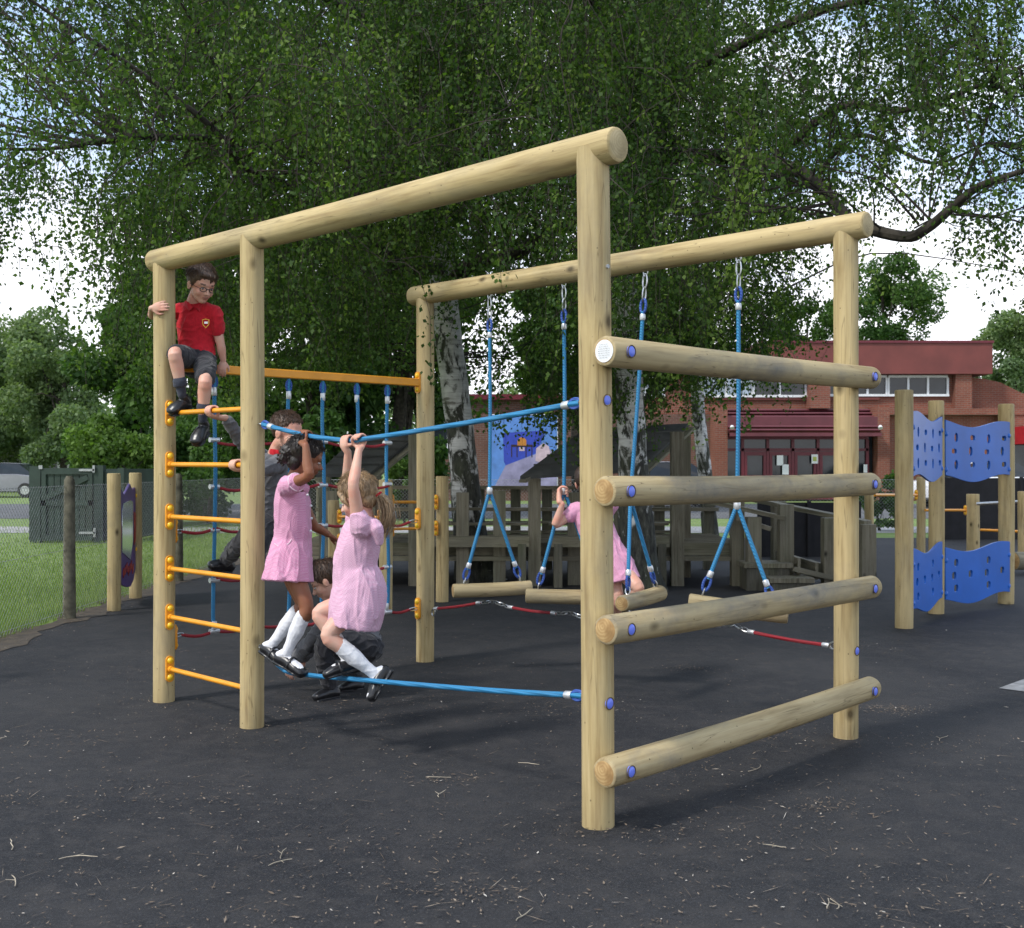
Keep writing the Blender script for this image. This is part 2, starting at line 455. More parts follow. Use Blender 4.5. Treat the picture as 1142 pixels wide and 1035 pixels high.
    def build(s, name, mats, parent=None, smooth=True, wm=None):
        vs = [Vector(v) for v in s.v]
        mn = Vector((min(v.x for v in vs), min(v.y for v in vs), min(v.z for v in vs)))
        mxx = Vector((max(v.x for v in vs), max(v.y for v in vs), max(v.z for v in vs)))
        org = Vector(((mn.x+mxx.x)/2, (mn.y+mxx.y)/2, mn.z))
        if wm is not None:
            me = s.mesh(name, mats, None, smooth, wm.inverted())
        else:
            wm = Matrix.Translation(org); me = s.mesh(name, mats, org, smooth)
        o = bpy.data.objects.new(name, me)
        return link(o, wm, parent)

def axis_matrix(p0, p1, ref=Vector((0, 1, 0))):
    z = (p1-p0).normalized()
    x = ref.cross(z)
    if x.length < .05: x = Vector((1, 0, 0)).cross(z)
    x.normalize(); y = z.cross(x)
    m = Matrix((x, y, z)).transposed().to_4x4(); m.translation = p0
    return m
def add_log(name, p0, p1, r, parent=None, mats=None, bev=.012, saddle=None, seg=32, bow=.004):
    """round timber, local z along its length; saddle = (axis dir, axis point, radius) hollows the top"""
    p0 = Vector(p0); p1 = Vector(p1); wm = axis_matrix(p0, p1); L = (p1-p0).length
    mats = mats or [M['timber'], M['endgrain']]
    zs = [0, bev*.3, bev]+[bev+(L-2*bev)*i/14 for i in range(1, 14)]+[L-bev, L-bev*.3, L]
    rs = [r-bev*.8, r-bev*.25, r]+[r]*13+[r, r-bev*.25, r-bev*.8]
    ph = random.uniform(0, 6); vs = []
    for i, (z, q) in enumerate(zip(zs, rs)):
        t = z/L; ox = bow*math.sin(t*3.1+ph*0); oy = bow*math.sin(t*5+ph)*.6
        for k in range(seg):
            a = 2*math.pi*k/seg
            w = 1+.012*math.sin(2*a+ph+t*2)+.008*math.sin(5*a+ph*2+t*6)
            vs.append(Vector((ox+q*w*math.cos(a), oy+q*w*math.sin(a), z)))
    if saddle:
        ad, ap, ar = saddle; inv = wm.inverted()
        for i in range(len(vs)):
            if vs[i].z > L-.25:
                W = wm@vs[i]; lat = (W-ap).cross(ad); h = Vector((W.x-ap.x, W.y-ap.y, 0)); s_ = abs(h.cross(ad).z)
                top = ap.z-math.sqrt(max(ar*ar-s_*s_, 0))+.0 if s_ < ar else ap.z
                if i >= len(vs)-3*seg: W.z = top+.002
                elif W.z > top: W.z = top
                vs[i] = inv@W
    mb = MB(); n = len(zs); fs = []
    for i in range(n-1):
        for k in range(seg):
            k2 = (k+1) % seg; fs.append((i*seg+k, i*seg+k2, (i+1)*seg+k2, (i+1)*seg+k))
    mb.add(vs, fs)
    mb.f.append(tuple(reversed(range(seg)))); mb.m.append(1)
    mb.f.append(tuple((n-1)*seg+k for k in range(seg))); mb.m.append(1)
    me = mb.mesh(name, mats, Vector((0, 0, 0)))
    o = bpy.data.objects.new(name, me)
    return link(o, wm, parent)

def leaves_obj(name, mat, base, tip, width, parent, tint, origin, nrm=None):
    """many leaf rhombs, each one face"""
    n = len(base)
    d = tip-base; L = np.linalg.norm(d, axis=1, keepdims=True); dn = d/np.maximum(L, 1e-6)
    rnd = rng.normal(size=(n, 3)) if nrm is None else nrm
    w = np.cross(dn, rnd); w /= np.maximum(np.linalg.norm(w, axis=1, keepdims=True), 1e-6)
    w *= width[:, None]
    mid = base+d*.42
    V = np.stack([base, mid+w, tip, mid-w], 1).reshape(-1, 3)-np.array(origin)
    me = bpy.data.meshes.new(name)
    me.vertices.add(4*n); me.vertices.foreach_set('co', V.astype(np.float32).ravel())
    me.loops.add(4*n); me.loops.foreach_set('vertex_index', np.arange(4*n, dtype=np.int32))
    me.polygons.add(n); me.polygons.foreach_set('loop_start', np.arange(0, 4*n, 4, dtype=np.int32))
    try: me.polygons.foreach_set('loop_total', np.full(n, 4, dtype=np.int32))
    except Exception: pass
    at = me.attributes.new('tint', 'FLOAT', 'FACE'); at.data.foreach_set('value', tint.astype(np.float32))
    me.materials.append(mat); me.update(); me.validate()
    o = bpy.data.objects.new(name, me)
    return link(o, Matrix.Translation(Vector(origin)), parent)

def folds(co, nr, amp, kind):
    from mathutils import noise as mn
    for i in range(len(co)):
        x, y, z = co[i]; w_ = mn.noise(V_((x*5, y*5, z*5)))*.35
        if kind == 'dress': p = V_((x*17+w_, y*17, z*4.5+w_))
        elif kind == 'rib': p = V_((x*6, y*6, z*26+w_))
        else: p = V_((x*11+z*7+w_*3, y*11, z*17-x*6))
        f = mn.noise(p); f = (1-abs(f)*2.6)**3 if abs(f) < .38 else 0
        co[i] += nr[i]*amp*(f-.2+.5*mn.noise(V_((x*9, y*9, z*9+3))))
V_ = Vector
def voxel(name, mb, mats, vox=.005, smooth=3, origin=None, parent=None, paint=None, fold=None):
    """fuse overlapping closed shapes into one continuous surface"""
    me = bpy.data.meshes.new('tmp'); me.from_pydata([tuple(v) for v in mb.v], [], mb.f)
    bm = bmesh.new(); bm.from_mesh(me); bmesh.ops.recalc_face_normals(bm, faces=bm.faces); bm.to_mesh(me); bm.free()
    t = bpy.data.objects.new('tmp', me); col.objects.link(t)
    r = t.modifiers.new('r', 'REMESH'); r.mode = 'VOXEL'; r.voxel_size = vox; r.use_smooth_shade = True
    if smooth:
        s = t.modifiers.new('s', 'SMOOTH'); s.factor = .5; s.iterations = smooth
    dg = bpy.context.evaluated_depsgraph_get()
    out = bpy.data.meshes.new_from_object(t.evaluated_get(dg), depsgraph=dg)
    bpy.data.objects.remove(t); bpy.data.meshes.remove(me)
    out.name = name; out.materials.clear()
    for m in (mats if isinstance(mats, (list, tuple)) else [mats]): out.materials.append(m)
    n = len(out.vertices); co = np.empty(n*3, np.float32); out.vertices.foreach_get('co', co); co = co.reshape(-1, 3)
    if fold:
        nr = np.empty(n*3, np.float32); out.vertices.foreach_get('normal', nr); folds(co, nr.reshape(-1, 3), fold[0], fold[1]); out.vertices.foreach_set('co', co.ravel())
    pc = np.empty(len(out.polygons)*3, np.float32); out.polygons.foreach_get('center', pc); pc = pc.reshape(-1, 3)
    mi = np.zeros(len(out.polygons), np.int32)
    if paint: paint(pc, mi)
    out.polygons.foreach_set('material_index', mi)
    out.polygons.foreach_set('use_smooth', np.ones(len(out.polygons), bool))
    if origin is None: origin = Vector(((co[:, 0].min()+co[:, 0].max())/2, (co[:, 1].min()+co[:, 1].max())/2, co[:, 2].min()))
    co -= np.array(origin, np.float32); out.vertices.foreach_set('co', co.ravel()); out.update()
    o = bpy.data.objects.new(name, out)
    return link(o, Matrix.Translation(Vector(origin)), parent)

# ------------------------------------------------------------------ camera, sky, sun
cam = bpy.data.cameras.new('camera'); co_ = bpy.data.objects.new('camera', cam); col.objects.link(co_)
co_.location = (0, 0, EYE); co_.rotation_euler = (R(90), 0, 0)
cam.sensor_width = 36; cam.lens = 36*FPX/1142; cam.shift_y = 2.5/1142; cam.clip_end = 3000; cam.clip_start = .05
cam.dof.use_dof = True; cam.dof.focus_distance = 5.4; cam.dof.aperture_fstop = 9
scene.camera = co_
scene.view_settings.view_transform = 'Standard'; scene.view_settings.look = 'None'
scene.view_settings.exposure = 0.68; scene.view_settings.gamma = 1
SUN_EL, SUN_AZ = 48, 232   # degrees, azimuth clockwise from +Y
w = bpy.data.worlds.new('World'); scene.world = w; w.use_nodes = True
nt = w.node_tree; bg = nt.nodes['Background']
sky = nt.nodes.new('ShaderNodeTexSky'); sky.sky_type = 'NISHITA'; sky.sun_disc = False
sky.sun_elevation = R(SUN_EL); sky.sun_rotation = R(SUN_AZ); sky.air_density = 1.0; sky.dust_density = 2.0
tc = nt.nodes.new('ShaderNodeTexCoord'); mp = nt.nodes.new('ShaderNodeMapping'); mp.inputs['Scale'].default_value = (1, 1, 2.2)
nt.links.new(tc.outputs['Generated'], mp.inputs[0])
f = noise(nt, mp.outputs[0], 2.6, 7, .58, .25)
sepw = nt.nodes.new('ShaderNodeSeparateXYZ'); nt.links.new(tc.outputs['Generated'], sepw.inputs[0])
hz_ = ramp(nt, sepw.outputs[2], [(.09, .30), (.25, 0)])
adw = nt.nodes.new('ShaderNodeMath'); adw.operation = 'ADD'; nt.links.new(f, adw.inputs[0]); nt.links.new(hz_, adw.inputs[1])
mask = ramp(nt, adw.outputs[0], [(.47, 0), (.62, 1)])
skb = mixc(nt, .85, sky.outputs[0], (4.3, 5.9, 8.4))
mixs = mixc(nt, mask, skb, (10.3, 10.5, 11.0))
nt.links.new(mixs, bg.inputs['Color']); bg.inputs['Strength'].default_value = .1
sl = bpy.data.lights.new('sun', 'SUN'); sl.energy = 2.1; sl.angle = R(9); sl.color = (1, .96, .9)
so = bpy.data.objects.new('sun', sl); col.objects.link(so)
az = R(SUN_AZ); el = R(SUN_EL)
sd = Vector((math.sin(az)*math.cos(el), math.cos(az)*math.cos(el), math.sin(el)))
so.rotation_euler = sd.to_track_quat('Z', 'Y').to_euler(); so.location = (0, -5, 20)
# ------------------------------------------------------------------ ground
def sheet(name, pts, z, mat, kind='structure'):
    mb = MB(); mb.add([(x, y, z) for x, y in pts], [tuple(range(len(pts)))])
    o = mb.build(name, mat, smooth=False); tag(o, kind=kind); return o
sheet('ground', [(-900, -60), (900, -60), (900, 1500), (-900, 1500)], -.012, M['turf'])
sheet('playground_surface', [(-3.86, -12), (30, -12), (30, 21.5), (-1.0, 21.5), (-3.86, 18)], -.008+.008, M['tarmac'])
sheet('footpath', [(-40, 23.2), (60, 23.2), (60, 25.6), (-40, 25.6)], -.004, M['path'])
sheet('road', [(-90, 29.5), (90, 29.5), (90, 41), (-90, 41)], -.004, M['asphalt'])
# worn soil strip between grass and tarmac
mb = MB(); vs = []; nS = 90
for i in range(nS):
    y = 3+i*.17; wl = .16+.09*math.sin(i*.9)+random.uniform(-.05, .05); wr = .12+.07*math.sin(i*.6+1)+random.uniform(-.06, .06)
    vs += [(-3.88-wl, y, .004), (-3.86+wr, y, .004)]
mb.add(vs, [(2*i, 2*i+1, 2*i+3, 2*i+2) for i in range(nS-1)])
tag(mb.build('soil_strip', M['soil'], smooth=False), kind='structure')
# white painted marking at the right edge
mb = MB(); a, b_, c_ = gp(1114, 768), gp(1150, 755), gp(1165, 775)
mb.add([(p.x, p.y, .004) for p in (a, c_, b_)], [(0, 1, 2)])
tag(mb.build('ground_marking', simple('worn grey ground paint', (.30, .30, .30), .85, var=.25, vscale=9), smooth=False), kind='structure')

# litter of twigs and leaf scraps
n = 11500
px = rng.uniform(-60, 1200, n); Yd = 1/rng.uniform(1/14., 1/3.0, n)
X = (px-CX)/FPX*Yd
cl = np.stack([rng.uniform(-3.6, 4.5, 40), 1/rng.uniform(1/10, 1/3.3, 40)], 1)
cl[:5] = [[.32, 4.2], [-1.3, 5.85], [-1.98, 6.5], [-.6, 7.85], [1.65, 5.62]]; cl[5:9] = [[-.9, 6.2], [-.6, 6.4], [-1.2, 4.6], [-2.2, 5.6]]
k = rng.integers(0, 40, n); incl = rng.random(n) < .5
tight = np.where(k >= 26, .42, 1.1); X = np.where(incl, cl[k, 0]+rng.normal(0, .24, n)*tight, X); Yd = np.where(incl, cl[k, 1]+rng.normal(0, .15, n)*tight, Yd)
edge = rng.random(n) < .16
X = np.where(edge, -3.72+rng.normal(0, .12, n), X); Yd = np.where(edge, rng.uniform(4, 17, n), Yd)
ok = (X > -4.1) & (Yd > 1); X = X[ok]; Yd = Yd[ok]; n = len(X)
an = rng.uniform(0, 6.28, n); ln = rng.gamma(2.0, .0052, n)+.003; longer = rng.random(n) < .03; ln = np.where(longer, rng.uniform(.05, .13, n), ln)
wd = np.where(longer, .0012, rng.uniform(.0012, .0042, n)); wd = np.minimum(wd, ln*.4)
base = np.stack([X, Yd, rng.uniform(.005, .008, n)], 1); tip = base+np.stack([np.cos(an)*ln, np.sin(an)*ln, rng.uniform(0, .005, n)], 1)
up = np.tile([0, 0, 1.0], (n, 1))+rng.normal(0, .18, (n, 3))
o = leaves_obj('leaf_litter', M['litter'], base, tip, wd, None, np.clip(rng.normal(.45, .22, n), 0, 1), (0, 3, 0), up)
tag(o, 'dry twigs and scraps of leaf scattered over the dark tarmac', 'litter', kind='stuff')
mb = MB()
for i in range(16):
    p = gp(random.uniform(-20, 1160), 1/random.uniform(1/1030., 1/790.)); a0 = random.uniform(0, 6.28); pts = [p+Vector((0, 0, .006))]
    for s_ in range(5):
        a0 += random.uniform(-.45, .45); pts.append(pts[-1]+Vector((math.cos(a0), math.sin(a0), 0))*random.uniform(.012, .03)+Vector((0, 0, random.uniform(-.001, .002))))
    mb.tube(pts, [.0016]*5+[.0007], 5)
    if random.random() < .5:
        q = pts[2]; mb.tube([q, q+Vector((math.cos(a0+.9)*.03, math.sin(a0+.9)*.03, .003))], [.0012, .0006], 5)
tw = mb.build('loose_twigs', simple('bleached straw', (.42, .36, .27), .9, var=.3)); tag(tw, 'bent pale twigs lying loose on the foreground tarmac', 'twigs', kind='stuff')

# grass blades beyond the left fence
n = 115000
Yg = 1/rng.uniform(1/26., 1/5.5, n); Xg = -3.93-rng.gamma(1.3, 2.2, n)
hgt = rng.uniform(.03, .085, n)*np.where(np.abs(Xg+3.93) < .25, 1.7, 1.0)
base = np.stack([Xg, Yg, np.full(n, -.012)], 1); tip = base+np.stack([rng.normal(0, .02, n), rng.normal(0, .02, n), hgt], 1)
o = leaves_obj('grass', M['grass'], base, tip, rng.uniform(.0025, .006, n), None, np.clip(rng.normal(.5, .25, n), 0, 1), (-6, 10, 0))
tag(o, 'short mown grass beside the tarmac behind the wire fence', 'grass', kind='stuff')

# ------------------------------------------------------------------ climbing frame
P1 = Vector((.320, 4.283, 0)); P2 = Vector((-1.333, 5.905, 0)); P3 = Vector((-1.980, 6.556, 0))
P4 = Vector((-.596, 7.893, 0)); P5 = Vector((1.646, 5.686, 0))
OUT = (P1-P3).normalized(); IN5 = (P5-P1).normalized()       # along the front beam; along the rails
frame = thing('timber_climber', 'big pale timber climbing frame of round posts, four side rails and two top beams', 'climbing frame', (0, 6, 0))
ZB = 2.512; RB = .066; RP = .0605
tbm = [M['timber'], M['endgrain_top']]
def up(v, z): return Vector((v.x, v.y, z))
def postlog(name, base, lean=(0, 0), axis=None):
    top = up(base, ZB-.02); top.x += lean[0]; top.y += lean[1]
    o = add_log(name, up(base, -.02), top, RP, frame, [M['timber'], M['endgrain']], bev=.002, saddle=axis)
    return o
ax1 = (OUT, up(P3, ZB), RB)
ax2d = (P5-P4).normalized(); ax2 = (ax2d, up(P4, ZB), RB)
for b_ in (P1, P2, P3):
    q = postlog('post', b_, (-.02, .0) if b_ is P1 else (0, 0), ax1)
for b_ in (P4, P5): postlog('post', b_, (0, 0), ax2)
add_log('top_beam', up(P3, ZB)-OUT*.11, up(P1, ZB)+OUT*.10, RB, frame, tbm, bev=.018)
add_log('top_beam', up(P4, ZB)-ax2d*.13, up(P5, ZB)+ax2d*.12, RB, frame, tbm, bev=.018)
def disc(mb, c, nrm, r, th, seg=24, dome=0, mi=0):
    nrm = nrm.normalized(); mb.tube([c-nrm*th, c], [r, r], seg, mi=mi)
    if dome:
        mb.tube([c, c+nrm*dome*.5, c+nrm*dome*.9, c+nrm*dome], [r*.98, r*.86, r*.5, r*.1], seg, mi=mi)
RR = .0555
def plug(parent, c, nrm, r=.020):
    mb = MB(); t = nrm.normalized()
    u = t.orthogonal().normalized(); v = t.cross(u)
    ring = [c+t*.001+(u*math.cos(a)+v*math.sin(a))*(r*1.1) for a in [2*math.pi*i/24 for i in range(24)]]
    mb.tube(ring, .0022, 6, closed=True, mi=1); disc(mb, c+t*.0005, t, r, .01, dome=.0045)
    return mb.build('cap_plug', [M['blue_cap'], M['hole']], parent)
for zl, zr in ((1.750, 1.770), (1.244, 1.248), (.744, .742), (.228, .246)):
    a = up(P1, zl)+OUT*.100-IN5*.085; b_ = up(P5, zr)+OUT*.100+IN5*.085
    rl = add_log('rail', a, b_, RR, frame, [M['timber_rail'], M['endgrain']], bev=.014, bow=.006)
    d = (b_-a).normalized()
    for q in (a+d*.085, b_-d*.085): plug(rl, q+OUT*(RR+.003), OUT)
    if zl > 1.7:      # printed round sticker on the end
        mb = MB(); disc(mb, a-d*.002, -d, .041, .0025)
        sk = mb.build('sticker', [M['paper']], rl)
        mb = MB(); sx = OUT; random.seed(3)
        for i in range(7):
            zz = .024-i*.008; half = math.sqrt(.036**2-zz**2)*.75
            x0 = -half; 
            while x0 < half:
                L = random.uniform(.004, .012); mb.box(a-d*.005+Vector((0, 0, zz))+sx*(x0+L/2), (L, .0006, .0012), Matrix((sx, d, Vector((0, 0, 1)))).transposed()); x0 += L+.003
        ink = simple('grey ink', (.25, .25, .26), .8); mb.build('print', ink, sk)
postsP = [o for o in bpy.data.objects if o.name.startswith('post')]
# plugs and bolt heads on the posts
plug(postsP[0], up(P1, 1.578)+OUT*(RP+.001)+Vector((-.013, 0, 0)), OUT); plug(postsP[0], up(P1, .462)+OUT*(RP+.001)+Vector((-.004, 0, 0)), OUT)
plug(postsP[4], up(P5, .43)+OUT*(RP+.001), OUT)
mb = MB(); c = up(P1, 2.07)+OUT*(RP+.002)+Vector((-.016, 0, 0)); disc(mb, c, OUT, .013, .004); mb.tube([c, c+OUT*.008], .008, 6); mb.build('bolt', M['galv'], postsP[0])
def bracket(c, nrm, parent, name='bracket'):
    mb = MB(); nrm = nrm.normalized(); sx = Vector((0, 0, 1)).cross(nrm)
    prof = []
    for i in range(9): a = math.pi*i/8; prof.append((math.cos(a)*.024, .050+math.sin(a)*.024))
    for i in range(9): a = math.pi+math.pi*i/8; prof.append((math.cos(a)*.024, -.050+math.sin(a)*.024))
    nP = len(prof); vs = []
    for off in (-.004, .010): vs += [c+nrm*off+sx*x+Vector((0, 0, z)) for x, z in prof]
    mb.add(vs, [tuple(range(nP)), tuple(reversed(range(nP, 2*nP)))]+[(i, (i+1) % nP, nP+(i+1) % nP, nP+i) for i in range(nP)])
    o = mb.build(name, M['orange'], parent)
    for s_ in (-1, 1):
        m2 = MB(); disc(m2, c+nrm*.0105+Vector((0, 0, s_*.047)), nrm, .0185, .001, dome=.013)
        m2.build('bolt_cap', M['yellow'], o)
    return o
rungs = []
for i, z in enumerate((1.635, 1.345, 1.050, .757, .484, .190)):
    a = up(P3, z)+OUT*(RP+.006); b_ = up(P2, z+(-.004 if i < 2 else 0))-OUT*(RP-.01)
    mb = MB(); mb.tube([a, b_], .0135, 14); mb.tube([a, a+OUT*.028], .018, 14)
    rg = mb.build('rung', M['orange'], frame); rungs.append((a, b_))
    bracket(up(P3, z)+OUT*RP, OUT, frame)
ND = (P4-P3).normalized()
ob0 = up(P3, 1.905)+ND*RP; ob1 = up(P4, 1.905)-ND*RP
mb = MB(); mb.beam(ob0, ob1, .045, .052); o = mb.build('cross_bar', M['orange'], frame, smooth=False)
bv = o.modifiers.new('bevel', 'BEVEL'); bv.width = .006; bv.segments = 2
bracket(up(P4, 1.905)-ND*RP, -ND, frame); bracket(up(P3, 1.905)+ND*RP, ND, frame)
for z in (.978, .366): bracket(up(P4, z)-ND*RP, -ND, frame); bracket(up(P3, z-.01)+ND*RP, ND, frame)

# ------------------------------------------------------------------ ropes
def loop(mb, c, d, L=.055, wd=.02, r=.005, side=None, seg=7, mi=0):
    """elongated ring from c along d"""
    d = d.normalized(); s_ = (side or d.orthogonal()); s_ = (s_-d*s_.dot(d)).normalized(); pts = []
    for i in range(18):
        a = 2*math.pi*i/18; pts.append(c+d*(L/2-L/2*math.cos(a))+s_*(wd*math.sin(a)))
    mb.tube(pts, r, seg, closed=True, mi=mi)
def chain(mb, a, b, r=.0042, link_len=.06, wd=.0135, mi=0):
    v = b-a; n = max(1, round(v.length/(link_len-.012))); d = v.normalized(); st = v.length/n
    s1 = d.orthogonal().normalized(); s2 = d.cross(s1)
    for i in range(n): loop(mb, a+d*(i*st-.006), d, st+.012, wd, r, s1 if i % 2 else s2, 6, mi)
def ferrule(mb, a, d, L=.036, r=.0155): d = d.normalized(); mb.tube([a, a+d*.004, a+d*(L-.004), a+d*L], [r*.85, r, r, r*.85], 12)

net = thing('climbing_net', 'rope net of blue uprights and red cross ropes under the orange bar', 'rope net', up(P3, .3)+ND*.9)
ts = [.1654, .2990, .4320, .5636, .7020, .8314]; Lw = (P4-P3).length
zr = [.366, .665, .960, 1.215, 1.49]
for i, t in enumerate(ts):
    base = P3+(P4-P3)*t; wob = [Vector((math.sin(i*2+k*1.3)*.008, math.cos(i+k*2)*.008, 0)) for k in range(8)]
    pts = [up(base, 1.875)]+[up(base, z)+wob[k] for k, z in enumerate((1.6, 1.3, 1.0, .7, .45))]+[up(base, .385)+wob[5]]
    mb = MB(); mb.tube(pts, .0115, 10, sub=3); rp = mb.build('blue_rope', M['rope_blue'], net)
    mb = MB(); ferrule(mb, up(base, 1.80), Vector((0, 0, -1)), .05); ferrule(mb, up(base, .375)+wob[5], Vector((0, 0, 1)), .05)
    mb.each('ferrule', M['ferrule'], rp)
    mb = MB(); loop(mb, up(base, 1.868), Vector((0, 0, -1)), .07, .018, .007, ND); mb.build('thimble', M['rope_navy'], rp)
for j, z in enumerate(zr):
    i0 = 0; pts = []
    if j in (0, 2): pts.append(up(P3, z)+ND*(RP+.05))
    for i, t in enumerate(ts):
        if j in (0, 2) or True: pts.append(up(P3+(P4-P3)*t, z+.012*math.sin(i*1.7+j))+Vector((math.sin(i+j)*.01, 0, 0)))
    if j in (0, 2): pts.append(up(P4, z)-ND*(RP+.07))
    P_, R_ = [], []
    for a, b_ in zip(pts[:-1], pts[1:]):
        for s_ in range(5): P_.append(a.lerp(b_, s_/5)-Vector((0, 0, .02*math.sin(math.pi*s_/5))))
    P_.append(pts[-1])
    mb = MB(); mb.tube(P_, .0092, 8); rp = mb.build('red_rope', M['rope_red'], net)
    mb = MB()
    for t in ts: 
        c = up(P3+(P4-P3)*t, z+.0); mb.tube([c-ND*.03, c+ND*.03], .0155, 10)
    mb.each('clamp', M['ferrule'], rp); mb = MB()
    if j in (0, 2):
        chain(mb, up(P4, z)-ND*(RP+.075), up(P4, z)-ND*(RP+.01)); chain(mb, up(P3, z)+ND*(RP+.01), up(P3, z)+ND*(RP+.055)); mb.build('chain', M['steel'], rp)
    mb.each('chain', M['steel'], rp) if False else None

def front(px, py): return on_plane(px, py, P3, P1)
def traverse_rope(name, label, pxs):
    t = thing(name, label, 'rope', front(*pxs[0]))
    pts = [front(*q) for q in pxs]
    mb = MB(); mb.tube(pts, .0115, 12, sub=5); rp = mb.build('rope_line', M['rope_blue'], t)
    for a, b_ in ((pts[0], pts[1]), (pts[-1], pts[-2])):
        d = (b_-a).normalized(); mb = MB(); ferrule(mb, a+d*.055, d, .035, .016); mb.build('ferrule', M['ferrule'], t)
        mb = MB(); loop(mb, a-d*.005, d, .06, .017, .007, Vector((0, 0, 1))); mb.build('thimble', M['rope_navy'], t)
        mb = MB(); loop(mb, a-d*.03, d, .035, .012, .004, d.cross(Vector((0, 0, 1)))); mb.build('eye_bolt', M['steel'], t)
    return pts
UPR = [(293, 473), (303, 476), (341, 485.5), (365, 489), (390, 491.5), (404, 490), (470, 480), (560, 465), (647, 449)]
LOR = [(293, 723), (300, 730), (318, 748), (345, 753), (400, 758), (470, 764), (560, 771), (650, 776)]
up_pts = traverse_rope('hand_rope', 'upper blue rope the two girls hold, slung between front posts', UPR)
lo_pts = traverse_rope('foot_rope', 'lower blue rope stretched near the ground under the girls feet', LOR)

# log swings
def swing(t, joint, lc, ldir, tilt, label, ljoint=None, L=.52):
    h = P4+(P5-P4)*t; top = up(h, ZB-RB); d = Vector((ldir[0], ldir[1], tilt)).normalized()
    root = thing('log_swing', label, 'swing', lc, 'log swings hanging from the rear beam')
    lg = add_log('log_step', lc-d*L/2, lc+d*L/2, .045, root, [M['timber_rail'], M['endgrain']], bev=.01)
    v = (joint-top).normalized(); c0 = top-v*.0; c1 = top+v*.17
    mb = MB(); loop(mb, top+Vector((0, 0, .03)), Vector((0, 0, -1)), .06, .015, .005, ax2d); chain(mb, c0+v*.02, c1, .0045, .075, .015); mb.build('chain', M['steel'], root)
    mb = MB(); loop(mb, c1-v*.01, v, .08, .019, .008, ax2d); mb.build('thimble', M['rope_navy'], root)
    mb = MB(); mb.tube([c1+v*.06, c1.lerp(joint, .5)+Vector((.004, 0, 0)), joint], .0115, 10, sub=4); mb.build('hanging_rope', M['rope_blue'], root)
    mb = MB(); ferrule(mb, c1+v*.075, v, .036, .0165); ferrule(mb, joint-v*.02, v, .045, .019); mb.each('ferrule', M['ferrule'], root)
    for s_ in (-1, 1):
        e = lc+d*(s_*L*.36)+Vector((0, 0, .045)); w_ = (joint-e).normalized()
        mb = MB(); mb.tube([joint+w_*.01, e+w_*.09], .0115, 10); br = mb.build('bridle_rope', M['rope_blue'], root)
        mb = MB(); loop(mb, e+w_*.025, w_, .08, .018, .008, d); mb.build('thimble', M['rope_navy'], br)
        mb = MB(); ferrule(mb, e+w_*.10, w_, .036, .0165); mb.build('ferrule', M['ferrule'], br)
        mb = MB(); loop(mb, e-w_*.005, w_, .045, .014, .004, d.cross(w_)); mb.build('shackle', M['steel'], br)
    return lg
swing(.2012, pt(546, 547, 7.45), pt(549, 657, 7.45), (.97, .22), .02, 'log swing hanging level just right of the rear left post')
swing(.4066, pt(629, 547, 7.01), pt(634, 665, 7.0), (.97, -.1), .0, 'log swing the girl in pink grips, half behind the nearest post')
swing(.605, pt(703, 556, 6.56), pt(716, 667, 6.56), (.52, .85), .02, 'log swing twisted with one end toward the viewer beside the girl')
swing(.803, pt(822, 563, 6.13), pt(823, 678.5, 6.08), (.97, -.22), -.11, 'rightmost log swing hanging tilted behind the side rails')
# low red tether
def back(px, py): return on_plane(px, py, P4, P5)
teth = thing('tether_rope', 'red rope run low under the log swings between rear posts', 'rope', back(555, 676))
A = [(484, 679), (536, 672), (567, 677), (620, 684), (655, 691), (700, 700), (745, 697), (804, 697), (834, 704), (925, 720)]
Q = [back(*a) for a in A]
for i, (a, b_) in enumerate(zip(Q[:-1], Q[1:])):
    if i % 2 == 0:
        mb = MB(); m_ = (a+b_)/2-Vector((0, 0, .006)); mb.tube([a, m_, b_], .0092, 8, sub=3); rp = mb.build('red_rope', M['rope_red'], teth)
        d = (b_-a).normalized(); mb = MB(); ferrule(mb, a, d, .04, .0125); ferrule(mb, b_-d*.04, d, .04, .0125); mb.each('ferrule', M['ferrule'], rp)
    else:
        mb = MB(); chain(mb, a, (a+b_)/2+Vector((0, 0, .02)), .004, .05, .012); chain(mb, (a+b_)/2+Vector((0, 0, .02)), b_, .004, .05, .012); mb.build('chain_link', M['steel'], teth)
mb = MB(); loop(mb, Q[0], (P4-Q[0]), .05, .016, .005, Vector((0, 0, 1))); loop(mb, Q[-1], (up(P5, .45)-Q[-1]), .05, .018, .005, Vector((0, 0, 1))); mb.each('eye_bolt', M['steel'], teth)

# ------------------------------------------------------------------ wire fence and things on the left
FX = -3.88
fence = thing('wire_fence', 'grey chain link fence on concrete posts along the grass edge', 'fence', (FX, 10, 0))
def cpost(y, h=1.27, x=FX, r=.05, pn=fence):
    p = Vector((x, y, -.02)); mb = MB(); mb.tube([p, p+Vector((0, 0, .5)), p+Vector((0, 0, h-.04)), p+Vector((0, 0, h))], [(r*1.15, r*1.15), (r*1.05, r*1.05), (r*.92, r*.92), (r*.5, r*.5)], 10)
    return mb.build('post', M['concrete_post'], pn)
for y in (6.8, 10.1, 13.4, 16.7, 20.0): cpost(y)
mb = MB(); y0, y1, z0, z1 = 5.0, 20.0, .03, 1.17; Hh = z1-z0; st = .052
wr = .00135
def wire(a, b_):
    d = (b_-a).normalized(); u = Vector((1, 0, 0)); v = d.cross(u)
    vs = []
    for p in (a, b_):
        for k in range(3):
            an = 2*math.pi*k/3; vs.append(p+(u*math.cos(an)+v*math.sin(an))*wr)
    mb.add(vs, [(0, 1, 4, 3), (1, 2, 5, 4), (2, 0, 3, 5)])
y = y0-Hh
